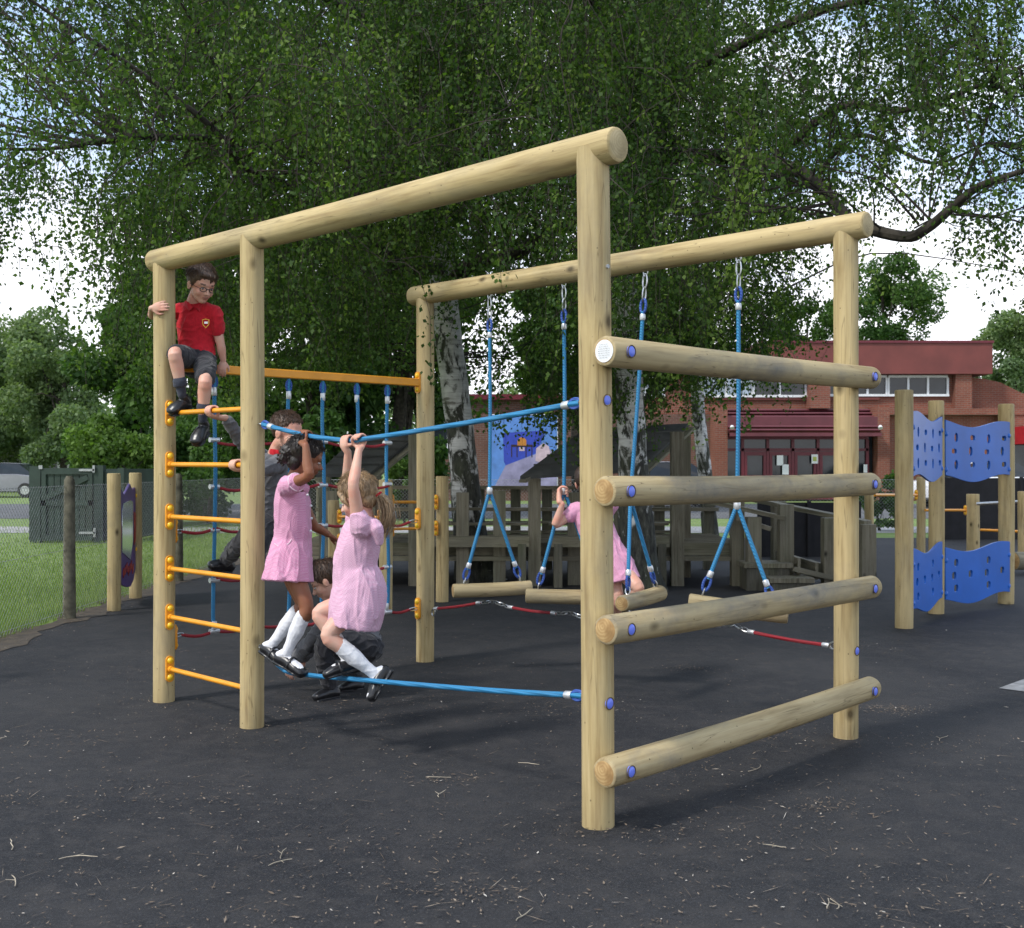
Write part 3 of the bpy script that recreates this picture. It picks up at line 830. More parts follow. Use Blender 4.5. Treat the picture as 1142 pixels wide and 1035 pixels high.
while y < y1:
    for s_ in (1, -1):
        a = Vector((FX-.03+s_*.001, y if s_ > 0 else y+Hh, z0)); b_ = Vector((FX-.03+s_*.001, y+Hh if s_ > 0 else y, z1))
        wire(a, b_)
    y += st
for z in (.06, .6, 1.16): mb.tube([Vector((FX-.035, y0, z)), Vector((FX-.035, y1, z))], .002, 5)
mb.build('chain_link_mesh', M['galv'], fence)
# second run of mesh fence crossing behind the play area
f2 = thing('boundary_fence', 'distant pale mesh fence running across behind the timber deck', 'fence', (3, 22.6, 0))
for x in np.arange(-3.8, 26, 2.7): cpost(22.6, 1.15, float(x), .04, f2)
mb = MB(); wr = .0016; yy = 22.62; H2 = 1.05; x = -4.8
while x < 26:
    for s_ in (1, -1):
        a = Vector((x if s_ > 0 else x+H2, yy+s_*.001, .03)); b_ = Vector((x+H2 if s_ > 0 else x, yy+s_*.001, 1.08)); d = (b_-a).normalized(); u = Vector((0, 1, 0)); v = d.cross(u); vs = []
        for p in (a, b_):
            for k in range(3):
                an = 2*math.pi*k/3; vs.append(p+(u*math.cos(an)+v*math.sin(an))*wr)
        mb.add(vs, [(0, 1, 4, 3), (1, 2, 5, 4), (2, 0, 3, 5)])
    x += .07
for z in (.06, 1.07): mb.tube([Vector((-4.8, yy, z)), Vector((26, yy, z))], .003, 5)
mb.build('chain_link_mesh', M['galv'], f2)

# mirror board between two short posts
A_, B_ = gp(127, 681), gp(151, 667)
mbd = thing('mirror_board', 'purple framed mirror play panel between two short round posts by the fence', 'play panel', (A_+B_)/2)
for q in (A_, B_): add_log('post', q-Vector((0, 0, .02)), q+Vector((0, 0, 1.27 if q is A_ else 1.27)), .061, mbd, [M['timber'], M['endgrain']], bev=.012)
def plate(name, outline, holes, th, wm, mat, parent, bevel=.002):
    cu = bpy.data.curves.new(name, 'CURVE'); cu.dimensions = '2D'; cu.fill_mode = 'BOTH'; cu.extrude = th/2; cu.bevel_depth = bevel; cu.bevel_resolution = 1
    for pl in [outline]+holes:
        s_ = cu.splines.new('POLY'); s_.points.add(len(pl)-1); s_.use_cyclic_u = True
        for p, q in zip(s_.points, pl): p.co = (q[0], q[1], 0, 1)
    t = bpy.data.objects.new('tmp', cu); col.objects.link(t); dg = bpy.context.evaluated_depsgraph_get()
    me = bpy.data.meshes.new_from_object(t.evaluated_get(dg), depsgraph=dg); bpy.data.objects.remove(t); bpy.data.curves.remove(cu)
    me.name = name; me.materials.clear(); me.materials.append(mat)
    return link(bpy.data.objects.new(name, me), wm, parent)
def plane_m(o, xdir, off=0):
    """local x along xdir, y up"""
    x = xdir.normalized(); x = Vector((x.x, x.y, 0)).normalized(); y = Vector((0, 0, 1)); z = x.cross(y)
    m = Matrix((x, y, z)).transposed().to_4x4(); m.translation = o+z*off; return m
dAB = (B_-A_); Lm = dAB.length
wm = plane_m(A_, dAB)
out = [(.0, .42), (.07, .36), (.16, .26), (.3, .2), (.5, .16), (.64, .15), (.78, .2), (.86, .3), (.9, .45), (.9, 1.05), (.85, 1.12), (.72, 1.10), (.62, 1.16), (.48, 1.10), (.35, 1.06), (.2, 1.13), (.08, 1.15), (.03, 1.05)]
pl = plate('panel', [(x*Lm/.95+.03, y) for x, y in out], [], .02, wm, M['purple'], mbd)
wm2 = plane_m(A_, dAB, .015)
plate('mirror', [(x*Lm/.95+.03, y) for x, y in [(.24, .52), (.6, .42), (.72, .6), (.72, .98), (.6, 1.0), (.3, .98), (.24, .9)]], [], .006, wm2, M['mirror'], pl)
plate('red_pattern', [(x*Lm/.95+.03, y) for x, y in [(.08, .5), (.18, .48), (.2, .7), (.17, .95), (.1, .98), (.06, .8)]], [], .006, wm2, M['redpaint'], pl)
plate('red_pattern', [(x*Lm/.95+.03, y) for x, y in [(.78, .55), (.86, .6), (.86, .85), (.78, .88), (.8, .7)]], [], .006, wm2, M['redpaint'], pl)
for k in range(7):
    x = .3+.07*k; plate('red_pattern', [(x*Lm/.95+.03+random.uniform(-.01, .01), .27+.02*(k % 3)+yy_) for x, yy_ in [(x, 0), (x+.03, .03), (x+.02, .09), (x-.01, .05)]], [], .005, wm2, M['redpaint'], pl)
mb = MB()
for x, z in ((.07, 1.04), (.07, .44), (.88, 1.04), (.88, .5)): disc(mb, wm2@Vector((x*Lm/.95+.02, z, .004)), wm2.to_3x3()@Vector((0, 0, 1)), .022, .004, dome=.01)
mb.build('bolt_caps', M['yellow'], pl) if False else None
for x, z in ((.07, 1.04), (.07, .44), (.88, 1.04), (.88, .5)):
    mb = MB(); disc(mb, wm2@Vector((x*Lm/.95+.02, z, .004)), wm2.to_3x3()@Vector((0, 0, 1)), .022, .004, dome=.01); mb.build('bolt_cap', M['yellow'], pl)

# green gated bin store
def gbox(mbx, px0, py0, px1, py1, Y, th=.06, mi=0):
    a, b_ = pt(px0, py0, Y), pt(px1, py1, Y); mbx.box(((a.x+b_.x)/2, Y+th/2, (a.z+b_.z)/2), (abs(b_.x-a.x), th, abs(b_.z-a.z)), mi=mi)
YG = 20.2
gate = thing('bin_store', 'dark green boarded timber store with double gates behind the wire fence', 'store', (pt(80, 0, YG).x, YG, 0))
mb = MB(); gbox(mb, 46, 528, 103, 603, YG, .03)
for k in range(8): gbox(mb, 47+k*7, 529, 53+k*7, 602, YG-.012, .03)
dd = mb.build('gate', M['green_paint'], gate, smooth=False)
mb = MB()
for a in ((46, 522, 103, 529), (46, 558, 103, 564), (46, 597, 103, 603), (46, 529, 51, 597), (98, 529, 103, 597)): gbox(mb, *a, YG-.04, .03)
mb.beam(pt(52, 555, YG-.035), pt(98, 532, YG-.035), .03, .09); mb.build('gate_brace', M['green_paint'], dd, smooth=False)
mb = MB(); gbox(mb, 88, 523, 105, 525.5, YG-.06, .02); gbox(mb, 88, 593, 106, 595.5, YG-.06, .02); gbox(mb, 103, 519, 105.5, 527, YG-.06, .02); gbox(mb, 104, 589, 106.5, 599, YG-.06, .02); gbox(mb, 43, 519, 47, 523, YG-.06, .02)
mb.each('hinge', M['galv'], dd, smooth=False)
for a in ((33, 520, 45, 605), (104, 519, 115, 605), (131, 522, 138, 603)):
    mb = MB(); gbox(mb, *a, YG-.02, .14); mb.build('post', M['green_paint'], gate, smooth=False)
mb = MB(); a, b_ = pt(34, 523, YG+.05), pt(34, 605, YG+.05)
mb.box((a.x, YG+1.1, .66), (.05, 2.1, 1.25)); gbox(mb, 115, 526, 131, 603, YG+.02, .04); c = pt(137, 0, YG).x; mb.box((c, YG+1.1, .66), (.05, 2.1, 1.25)); mb.box(((a.x+c)/2, YG+2.15, .66), (c-a.x, .05, 1.25))
mb.build('side_boards', M['green_paint'], gate, smooth=False)

# ------------------------------------------------------------------ blue climbing wall at right
CW = [(gp(1008, 700), 1.965, .074), (gp(1044, 684), 1.93, .069), (gp(1122, 673), 1.94, .074)]
wall = thing('climbing_wall', 'three tall round posts joined by wavy blue climbing panels with holes', 'climbing wall', CW[1][0])
for p, h, r in CW: add_log('post', p-Vector((0, 0, .02)), p+Vector((0, 0, h)), r, wall, [M['timber'], M['endgrain']], bev=.01)
def hole(cx, cy, w, h, n=4, rot=0):
    pts = []
    for i in range(12):
        a = 2*math.pi*i/12+rot
        if n == 4:
            c_, s_ = math.cos(a), math.sin(a); k_ = 1/max(abs(c_), abs(s_))**.8; pts.append((cx+w/2*c_*k_*.88, cy+h/2*s_*k_*.88))
        else: pts.append((cx+w/2*math.cos(a), cy+h/2*math.sin(a)))
    return list(reversed(pts))
def wavy(L, z0, z1, a0, a1, ph=0, amp=.035):
    n = 22; bot = [(a0+(a1-a0)*i/n, z0+amp*math.sin(i/n*6.5+ph)) for i in range(n+1)]
    top = [(a1-(a1-a0)*i/n, z1+amp*math.sin((1-i/n)*6.0+ph+.4)) for i in range(n+1)]
    return bot+top
def clpanel(p, q, z0, z1, big, ph, label=None):
    d = q-p; L = d.length; a0, a1 = .05, L-.05; hs = []
    cols, rows = (4, 3)
    for r_ in range(rows):
        for c_ in range(cols):
            x = a0+(a1-a0)*(c_+.62-.12*(r_ % 2))/cols; z = z0+.06+(z1-z0-.13)*(r_+.5)/rows+.012*math.sin(c_*3)
            if big:
                hs.append(hole(x, z, .082, .08)) if (r_+c_) % 2 == 0 or r_ == 1 else None
            elif (r_+c_) % 2: hs.append(hole(x, z, .095, .058))
            else: hs.append(hole(x, z, .062, .092, 6))
    o = plate('panel', wavy(L, z0, z1, a0, a1, ph), hs, .018, plane_m(p, d, .055), M['blue_panel'], wall)
    for x in (a0+.012, a1-.012):
        for z in (z0+.08, z1-.1):
            mb = MB(); disc(mb, plane_m(p, d, .055)@Vector((x, z, .009)), plane_m(p, d).to_3x3()@Vector((0, 0, 1)), .024, .06, dome=.012); mb.build('panel_bolt', M['blue_panel'], o)
a, b_, c = [x[0] for x in CW]
clpanel(a, b_, 1.235, 1.76, False, .5); clpanel(b_, c, 1.225, 1.73, False, 2.0)
clpanel(a, b_, .12, .62, True, 1.5); clpanel(b_, c, .10, .58, True, 2.2)

# ------------------------------------------------------------------ trim trail behind: posts with bars
trail = []
def barset(label, posts, bars, grp=None):
    t = thing('balance_bars', label, 'trim trail', gp(*posts[0][:2]), grp)
    for px, py, ptop, r in posts:
        g = gp(px, py); h = (py-ptop)/FPX*g.y; add_log('post', g-Vector((0, 0, .02)), g+Vector((0, 0, h)), r, t, [M['timber'], M['endgrain']], bev=.008)
    for (xa, ya, Ya, xb, yb, Yb, m_, r) in bars:
        mb = MB(); p, q = pt(xa, ya, Ya), pt(xb, yb, Yb); mb.tube([p, q], r, 10); br = mb.build('bar', M[m_], t)
        if m_ == 'orange':
            d = (q-p).normalized()
            if Ya < 13: bracket(p+d*.01, d, t)
            bracket(q-d*.01, -d, t)
barset('short posts with orange rungs seen behind the climbing net', [(493, 671, 531, .062), (430, 683, 535, .062), (372, 664, 558, .06)],
       [(436, 560, 10.6, 487, 560, 11.3, 'orange', .014), (378, 576, 11.7, 424, 577, 10.7, 'orange', .014), (378, 603, 11.7, 424, 606, 10.7, 'orange', .014), (436, 590, 10.6, 487, 589, 11.3, 'orange', .014)])
barset('short posts with orange and steel bars behind the blue climbing wall', [(1027, 622, 532, .062), (1085, 618, 551, .095), (969, 640, 551, .055), (1141, 625, 548, .075)],
       [(975, 552, 14.5, 1022, 552, 16.5, 'orange', .02), (1032, 569, 16.6, 1077, 569, 17.3, 'orange', .02), (1094, 591, 17.2, 1140, 593, 16.4, 'orange', .02), (1090, 562, 17.2, 1150, 559, 16.4, 'steel', .025)])
g = gp(1131, 640); o = add_log('balance_log', g+Vector((0, 0, .16)), g+Vector((1.8, .5, .16)), .11, None, [M['deck'], M['endgrain']]); tag(o, 'thick grey log lying on the tarmac at the right edge', 'log')

# ------------------------------------------------------------------ timber deck with shelters
deck = thing('play_deck', 'weathered grey timber play deck with benches, railings and two pitched shelters', 'play deck', (0, 13.5, 0))
def sq(name, px, py0, Y, zt, w=.14, mat='deck', par=None):
    x = (px-CX)/FPX*Y; mb = MB(); mb.box((x, Y, (zt-.02)/2), (w, w, zt+.02))
    wm = Matrix.Translation((x, Y, 0)); return mb.build(name, M[mat], par or deck, smooth=False, wm=wm)
def bd(name, a, b_, w, h, mat='deck', par=None):
    """board with local z along its run so the grain follows"""
    a = Vector(a); b_ = Vector(b_); wm = axis_matrix(a, b_, Vector((0, 0, 1)) if abs((b_-a).normalized().z) < .9 else Vector((0, 1, 0))); L = (b_-a).length
    mb = MB(); mb.box((0, 0, L/2), (w, h, L)); me = mb.mesh(name, M[mat], Vector((0, 0, 0)), smooth=False)
    return link(bpy.data.objects.new(name, me), wm, par or deck)
ZD = .40
def xp(px, Y): return (px-CX)/FPX*Y
# platform boards
Yf, Yb = 12.95, 14.9
xl, xr = xp(330, Yf), xp(828, Yf)
nb = 13
for i in range(nb):
    y = Yf+(Yb-Yf)*(i+.5)/nb; bd('deck_board', (xl, y, ZD), (xr+random.uniform(-.02, .02), y, ZD), .03, (Yb-Yf)/nb-.008)
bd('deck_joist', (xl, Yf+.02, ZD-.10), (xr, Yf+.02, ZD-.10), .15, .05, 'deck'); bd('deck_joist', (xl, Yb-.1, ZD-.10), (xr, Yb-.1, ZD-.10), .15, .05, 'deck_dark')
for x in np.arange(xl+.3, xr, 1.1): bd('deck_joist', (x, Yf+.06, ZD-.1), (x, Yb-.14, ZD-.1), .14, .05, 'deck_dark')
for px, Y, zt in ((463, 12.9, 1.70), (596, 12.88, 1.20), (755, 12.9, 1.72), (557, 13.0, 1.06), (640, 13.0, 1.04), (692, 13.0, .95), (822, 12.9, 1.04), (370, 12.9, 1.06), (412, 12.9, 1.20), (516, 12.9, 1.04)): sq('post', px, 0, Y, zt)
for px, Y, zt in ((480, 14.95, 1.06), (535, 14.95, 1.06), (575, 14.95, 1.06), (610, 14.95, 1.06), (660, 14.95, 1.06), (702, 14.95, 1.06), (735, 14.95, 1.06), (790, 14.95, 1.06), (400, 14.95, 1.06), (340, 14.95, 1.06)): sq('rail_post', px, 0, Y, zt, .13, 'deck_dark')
for z in (1.06, .78): bd('handrail', (xl-.1, 14.86, z), (xp(800, 14.9), 14.86, z), .12, .045)
for z in (.62, .5): bd('back_board', (xp(475, 14.7), 14.72, z), (xp(760, 14.7), 14.72, z), .1, .03)
# benches along the front
for a, b2 in ((470, 590), (612, 745)):
    for k in range(3): bd('bench_board', (xp(a, 12.8), 12.70+k*.12, .50), (xp(b2, 12.8), 12.70+k*.12, .50), .035, .11)
    bd('bench_board', (xp(a, 13.1), 13.1, .68), (xp(b2, 13.1), 13.1, .68), .13, .03); bd('bench_board', (xp(a, 13.1), 13.1, .85), (xp(b2, 13.1), 13.1, .85), .1, .03)
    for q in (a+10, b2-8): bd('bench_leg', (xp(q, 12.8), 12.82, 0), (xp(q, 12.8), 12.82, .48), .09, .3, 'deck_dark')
def shelter(E1, E2, R1, R2):
    dn = E1-R1; dn2 = E2-R2; B1 = R1+Vector((-dn.x, -dn.y, dn.z)); B2 = R2+Vector((-dn2.x, -dn2.y, dn2.z))
    th = Vector((0, 0, .035))
    mb = MB()
    for q in ((E1, E2, R2, R1),):
        vs = [v for v in q]+[v-th for v in q]; mb.add(vs, [(0, 1, 2, 3), (7, 6, 5, 4), (0, 4, 5, 1), (1, 5, 6, 2), (2, 6, 7, 3), (3, 7, 4, 0)])
    rf = mb.build('shelter_roof', M['roof_felt'], deck, smooth=False)
    e = (E2-E1).normalized()*.03
    for a, b2 in ((E2, R2), (R1, E1)):
        bd('barge_board', a+e-Vector((0, 0, .06)), b2+e-Vector((0, 0, .06)), .1, .03, 'deck', rf)
    for k in range(1, 5):
        a = E1.lerp(R1, k/5)+Vector((0, 0, .012)); b2 = E2.lerp(R2, k/5)+Vector((0, 0, .012)); bd('roof_lap', a, b2, .012, .02, 'roof_felt', rf)
    return B1, B2
E1, E2, R1, R2 = pt(580, 531, 12.5), pt(713, 523, 13.0), pt(652, 478, 13.5), pt(769, 472, 13.9)
B1, B2 = shelter(E1, E2, R1, R2)
for p in (E2+Vector((.06, .06, 0)), R1+Vector((.05, -.05, 0))): bd('post', (p.x, p.y, 0), (p.x, p.y, p.z-.03), .12, .12, 'deck_dark')
bd('post', (R2.x-.06, R2.y, 0), (R2.x-.06, R2.y, R2.z-.05), .13, .13)
E1, E2, R1, R2 = pt(352, 529, 12.9), pt(412, 528, 13.1), pt(400, 485, 13.9), pt(465, 485, 14.1)
B1, B2 = shelter(E1, E2, R1, R2)
for p in (E1+Vector((.1, .05, 0)), E2+Vector((.06, .06, 0)), R1+Vector((.05, -.05, 0))): bd('post', (p.x, p.y, 0), (p.x, p.y, p.z-.03), .12, .12, 'deck_dark')
# ramp with sloping handrails and steps on the right
for px, Y, zt in ((876, 12.6, .92), (868, 13.6, .92), (925, 12.4, .78), (967, 12.2, .72), (840, 12.6, .78), (822, 13.9, .98)): sq('post', px, 0, Y, zt, .15)
bd('ramp_rail', pt(740, 548, 13.0), pt(876, 578, 12.55), .12, .045); bd('ramp_rail', pt(800, 549, 14.2), pt(968, 583, 12.25), .12, .045)
bd('ramp_rail', pt(700, 551, 13.1), pt(822, 551, 12.85), .1, .045); bd('ramp_rail', pt(822, 578, 12.7), pt(860, 590, 12.6), .12, .045)
for i in range(5):
    x = xp(890, 12.4)+i*.19; bd('ramp_board', (x, 12.35, .26-i*.05), (x, 13.4, .26-i*.05), .03, .18)
bd('ramp_side', (xp(885, 12.3), 12.33, .24), (xp(978, 12.3), 12.33, .03), .1, .05)
for i, (a, b2, Y, z) in enumerate(((830, 884, 12.35, .27), (858, 908, 12.05, .14))):
    x0, x1 = xp(a, Y), xp(b2, Y); mb = MB(); mb.box(((x0+x1)/2, Y+.2, z), (x1-x0, .44, .05)); st_ = mb.build('step', M['deck'], deck, smooth=False)
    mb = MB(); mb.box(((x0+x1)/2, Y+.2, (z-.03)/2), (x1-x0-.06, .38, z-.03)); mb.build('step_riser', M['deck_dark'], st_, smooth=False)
# ------------------------------------------------------------------ school building
YB = 45.0
def bz(py, Y=YB): return EYE-(py-HY)/FPX*Y
def bx_(px, Y=YB): return (px-CX)/FPX*Y
school = thing('school_building', 'red brick two storey school with red brown fascia and maroon entrance canopy', 'building', (bx_(900), YB, 0))
def bbox(name, px0, py0, px1, py1, Y, th, mat, par, z0=None):
    mb = MB(); x0, x1 = bx_(px0), bx_(px1); za = bz(py0); zb_ = bz(py1) if z0 is None else z0
    mb.box(((x0+x1)/2, Y+th/2, (za+zb_)/2), (x1-x0, th, abs(za-zb_))); return mb.build(name, M[mat], par, smooth=False)
# upper storey
bbox('wall', 690, 418, 1062, 462, YB, .3, 'brick', school)
bbox('wall', 470, 446, 690, 462, YB, .3, 'brick_dark', school); bbox('roof_edge', 468, 440, 690, 446, YB-.3, 8, 'maroon_dark', school)
mb = MB(); mb.box((bx_(876), YB+6.2, 2.6), (bx_(1062)-bx_(692), 11.6, 5)); mb.build('rear_block', M['brick_dark'], school, smooth=False)
bbox('roof', 846, 383, 1101, 418, YB-.5, 12, 'fascia', school)
bbox('roof', 690, 392, 846, 418, YB-.45, 12, 'fascia', school)
bbox('roof_edge', 845, 381.5, 1102, 384, YB-.56, 12, 'maroon_dark', school)
# lower walls either side of the entrance
for a, b2, m_ in ((470, 792, 'brick_dark'), (980, 1150, 'brick')):
    bbox('wall', a, 462, b2, 0, YB-.02, .3, m_, school, z0=-.05)
bbox('parapet', 980, 456, 1230, 463, YB-.4, .5, 'brick', school); bbox('wall', 1110, 463, 1230, 0, YB-.35, .4, 'brick', school, z0=-.05)
for a, b2 in ((792, 805), (968, 981)): bbox('brick_pier', a, 455, b2, 0, YB-1.2, 1.2, 'brick', school, z0=-.05)
for a, b2 in ((899, 922),): bbox('brick_pier', a, 419, b2, 456, YB-.5, .5, 'brick', school)
bbox('brick_pier', 1062, 418, 1080, 458, YB-.35, 3, 'brick', school)
# right low wing with sloping shoulder
mb = MB(); pr = [(1080, 420), (1100, 422), (1118, 426), (1142, 438), (1230, 452), (1230, 460), (1080, 460)]
vs = [Vector((bx_(a), YB+.2, bz(b2))) for a, b2 in pr]+[Vector((bx_(a), YB+6, bz(b2))) for a, b2 in pr]; n_ = len(pr)
mb.add(vs, [tuple(range(n_)), tuple(reversed(range(n_, 2*n_)))]+[(i, (i+1) % n_, n_+(i+1) % n_, n_+i) for i in range(n_)]); mb.build('wall', M['brick'], school, smooth=False)
bbox('side_canopy', 1120, 477, 1180, 496, YB-2.0, 1.6, 'red_canopy', school); bbox('dark_panel', 1124, 496, 1178, 0, YB-.5, .1, 'glass', school, z0=0)  # plain dark panel fills the space below the side canopy
# windows
def win(px0, py0, px1, py1, n, Y, par, gm='glass', tr=False):
    f_ = MB(); x0, x1, za, zb_ = bx_(px0), bx_(px1), bz(py0), bz(py1); t_ = .09
    f_.box(((x0+x1)/2, Y, za), (x1-x0, .1, t_)); f_.box(((x0+x1)/2, Y, zb_), (x1-x0+.08, .16, t_))
    for i in range(n+1): f_.box((x0+(x1-x0)*i/n, Y+.001, (za+zb_)/2), (t_*.9, .098, za-zb_-t_))
    w_ = f_.build('window', M['white'], par, smooth=False)
    g_ = MB(); g_.box(((x0+x1)/2, Y+.03, (za+zb_)/2), (x1-x0, .02, za-zb_)); g_.build('pane', M[gm], w_, smooth=False)
win(781, 421, 838, 442, 2, YB-.06, school, 'glass_sky'); win(840, 421, 898, 442, 2, YB-.06, school, 'glass')
win(924, 420, 988, 441, 3, YB-.06, school, 'glass'); win(990, 420, 1056, 441, 3, YB-.06, school, 'glass')
win(700, 421, 740, 442, 2, YB-.06, school, 'glass_sky'); win(480, 470, 500, 500, 1, YB-.1, school, 'glass')
bbox('soffit', 760, 443, 980, 446, YB-.1, .12, 'fascia', school)
# entrance canopy with horizontal ribs
cn = MB(); x0, x1 = bx_(805), bx_(968); nR = 7
for i in range(nR):
    t0, t1 = i/nR, (i+1)/nR; ya, yb2 = YB-.1-1.5*t0, YB-.1-1.5*t1; za, zb2 = bz(457)-(bz(457)-bz(484))*t0, bz(457)-(bz(457)-bz(484))*t1
    cn.beam(Vector(((x0), (ya+yb2)/2, (za+zb2)/2)), Vector((x1, (ya+yb2)/2, (za+zb2)/2)), math.hypot(ya-yb2, za-zb2)*.86, .06, up=Vector((0, za-zb2, -(yb2-ya))).normalized())
    cn.box(((x0+x1)/2, yb2+.02, zb2-.02), (x1-x0, .05, .05))
cn.box(((x0+x1)/2, YB-.75, bz(472)), (x1-x0, .9, .4)); cn.box(((x0+x1)/2, YB-1.62, bz(486)), (x1-x0, .1, .12))
cn.build('entrance_canopy', M['maroon'], school, smooth=False)
# glazed doors
YD = YB-.7; ds = MB()
def dbar(a, b2, c2, d2, y=YD): 
    A2, B2_, C2, D2 = bx_(a, y), bz(b2, y), bx_(c2, y), bz(d2, y); ds.box(((A2+C2)/2, y, (B2_+D2)/2), (abs(C2-A2), .12, abs(B2_-D2)))
dbar(805, 486, 968, 490); dbar(805, 500, 968, 503)
for x in (806, 828, 856, 884, 912, 938, 967): dbar(x-1.6, 490, x+1.6, 557)
for a, b2 in ((829, 855), (857, 883), (885, 911), (913, 937)):
    dbar(a+1, 503.5, b2-1, 508); dbar(a+1, 530, b2-1, 533); dbar(a+1, 550, b2-1, 557); dbar(a+1, 508, a+4, 550, YD-.01); dbar(b2-4, 508, b2-1, 550, YD-.01)
dr = ds.build('door_screen', M['maroon_dark'], school, smooth=False)
bbox('door_glass', 806, 488, 967, 0, YD+.05, .03, 'glass', dr, z0=0)
for a, b2, c2, d2 in ((861, 508, 868, 519), (867, 518, 874, 529), (899, 507, 906, 517), (956, 518, 960, 527)):
    bbox('notice', a, b2, c2, d2, YD-.12, .02, 'paper', dr)
gsg = simple('yellow green print', (.45, .5, .12), .7); mb = MB(); a, b2 = pt(902.5, 510.5, YD-.15), 0; mb.box((bx_(902.5), YD-.13, bz(512)), (.14, .01, .16)); mb.build('notice_print', gsg, dr, smooth=False)
for a in (807, 966):
    mb = MB(); p = Vector((bx_(a), YB-1.7, bz(478))); mb.tube([p+Vector((0, 0, .04)), p-Vector((0, .06, .04))], [.06, .09], 12); mb.build('lamp', M['white'], school)
# mural on the left wing
mur = thing('wall_mural', 'blue painted mural of a dark table and orange seat on the brick wall', 'mural', (bx_(582), YB-.15, bz(545)))
bbox('mural_board', 545, 462, 622, 543, YB-.14, .05, 'white', mur)
skyb = simple('mural light blue', (.10, .24, .60), .7, var=.15, vscale=2); blue = simple('mural deep blue', (.03, .06, .42), .7, var=.1); pur = simple('mural lilac', (.28, .26, .42), .7, var=.2, vscale=2)
def mp_(pts, mat, off, nm='painted_shape'):
    mb = MB(); mb.add([(bx_(a), YB-.15-off, bz(b2)) for a, b2 in pts], [tuple(range(len(pts)))]); mb.build(nm, mat, mur, smooth=False)
mp_([(546, 463), (621, 463), (621, 542), (546, 542)], skyb, .004)
mp_([(561, 483), (609, 480), (603, 494), (597, 506), (564, 519), (562, 515)], blue, .008)
mp_([(564, 519), (596, 507), (612, 500), (621, 508), (621, 542), (552, 542)], pur, .006)
dk = simple('mural dark brown', (.03, .012, .015), .7); og = simple('mural orange', (.5, .2, .03), .7); pk = simple('mural pale pink', (.55, .42, .48), .7)
mp_([(570, 496), (594, 496), (594, 498.5), (570, 498.5)], dk, .012)
for a in (570, 576, 586, 592.5): mp_([(a, 498), (a+1.2, 498), (a+1.2, 510), (a, 510)], dk, .012)
mp_([(577, 491), (580, 488), (584, 488), (587, 491), (587, 497), (577, 497)], og, .015); mp_([(579, 499), (585, 499), (585, 503), (579, 503)], pk, .015)
mp_([(598, 500), (606, 494), (612, 498), (614, 508), (604, 516), (597, 514)], pk, .014)

# ------------------------------------------------------------------ dark screens
def screen(px0, px1, Y, zt, label):
    t = thing('dark_screen_fence', label, 'fence', ((xp(px0, Y)+xp(px1, Y))/2, Y, 0)); x0, x1 = xp(px0, Y), xp(px1, Y)
    mb = MB(); mb.box(((x0+x1)/2, Y, zt/2), (x1-x0, .03, zt)); mb.build('mesh_sheet', M['black_fence'], t, smooth=False)
    k = max(2, int((x1-x0)/1.6))
    for i in range(k+1): mb = MB(); x = x0+(x1-x0)*i/k; mb.box((x, Y-.04, zt/2), (.05, .05, zt+.04)); mb.build('post', M['black_fence'], t, smooth=False)
screen(1046, 1230, 21.0, 1.12, 'tall black screen fence behind the blue climbing wall')
screen(846, 957, 17.0, .80, 'low black screen fence behind the deck ramp')

# ------------------------------------------------------------------ cars
def car(x, y, ang, colr, label, L=4.1):
    root = thing('parked_car', label, 'car', (x, y, 0), 'cars parked by the school'); rot = Matrix.Rotation(ang, 3, 'Z'); o = Vector((x, y, 0))
    m_ = simple('car paint', colr, .25, var=.03); W = .85
    def T(a, b2, c2): return o+rot@Vector((a, b2, c2))
    prof = [(-2.05, .35), (-2.08, .62), (-1.95, .85), (-1.2, .95), (-.45, 1.0), (.9, 1.0), (1.7, .92), (2.02, .75), (2.05, .4), (1.9, .28), (-1.9, .28)]
    mb = MB(); ns = len(prof); vs = []
    for s_ in (-W, -W*.93, W*.93, W): 
        k = .96 if abs(s_) == W else 1
        vs += [T(a*k, s_, .3+(c2-.3)*(k if k < 1 else 1)) for a, c2 in prof]
    fs = [tuple(range(ns)), tuple(reversed(range(3*ns, 4*ns)))]
    for j in range(3): fs += [(j*ns+i, j*ns+(i+1) % ns, (j+1)*ns+(i+1) % ns, (j+1)*ns+i) for i in range(ns)]
    mb.add(vs, fs); bod = mb.build('body', m_, root)
    cab = [(-1.15, .94), (-.5, 1.40), (.1, 1.46), (.95, 1.42), (1.65, .93)]
    mb = MB(); vs = []
    for s_, k in ((-W*.9, 1), (-W*.72, 1), (W*.72, 1), (W*.9, 1)):
        for a, c2 in cab:
            vs.append(T(a, s_*(1 if c2 < 1 else .86), c2))
    n_ = 5; fs = [tuple(range(n_)), tuple(reversed(range(3*n_, 4*n_)))]
    for j in range(3): fs += [(j*n_+i, j*n_+(i+1) % n_, (j+1)*n_+(i+1) % n_, (j+1)*n_+i) for i in range(n_)]
    mb.add(vs, fs); mb.build('window', M['glass'], bod, smooth=False)
    mb = MB(); mb.tube([T(-.42, 0, 1.435), T(.1, 0, 1.475), T(.9, 0, 1.44)], [(.60, .02), (.64, .02), (.58, .02)], 12, side=rot@Vector((0, 1, 0))); mb.build('roof_panel', m_, bod)
    for a in (-1.3, 1.3):
        for s_ in (-1, 1):
            mb = MB(); c2 = T(a, s_*W*.86, .31); d = rot@Vector((0, s_, 0)); mb.tube([c2, c2+d*.17], .31, 20); wh = mb.build('wheel', M['rubber'], root)
            mb = MB(); mb.tube([c2+d*.165, c2+d*.18], .19, 16); mb.build('rim', M['steel'], wh)
    for s_ in (-1, 1):
        mb = MB(); mb.ell(T(-2.0, s_*.6, .68), (.06, .16, .09)); mb.build('headlight', M['white'], bod)
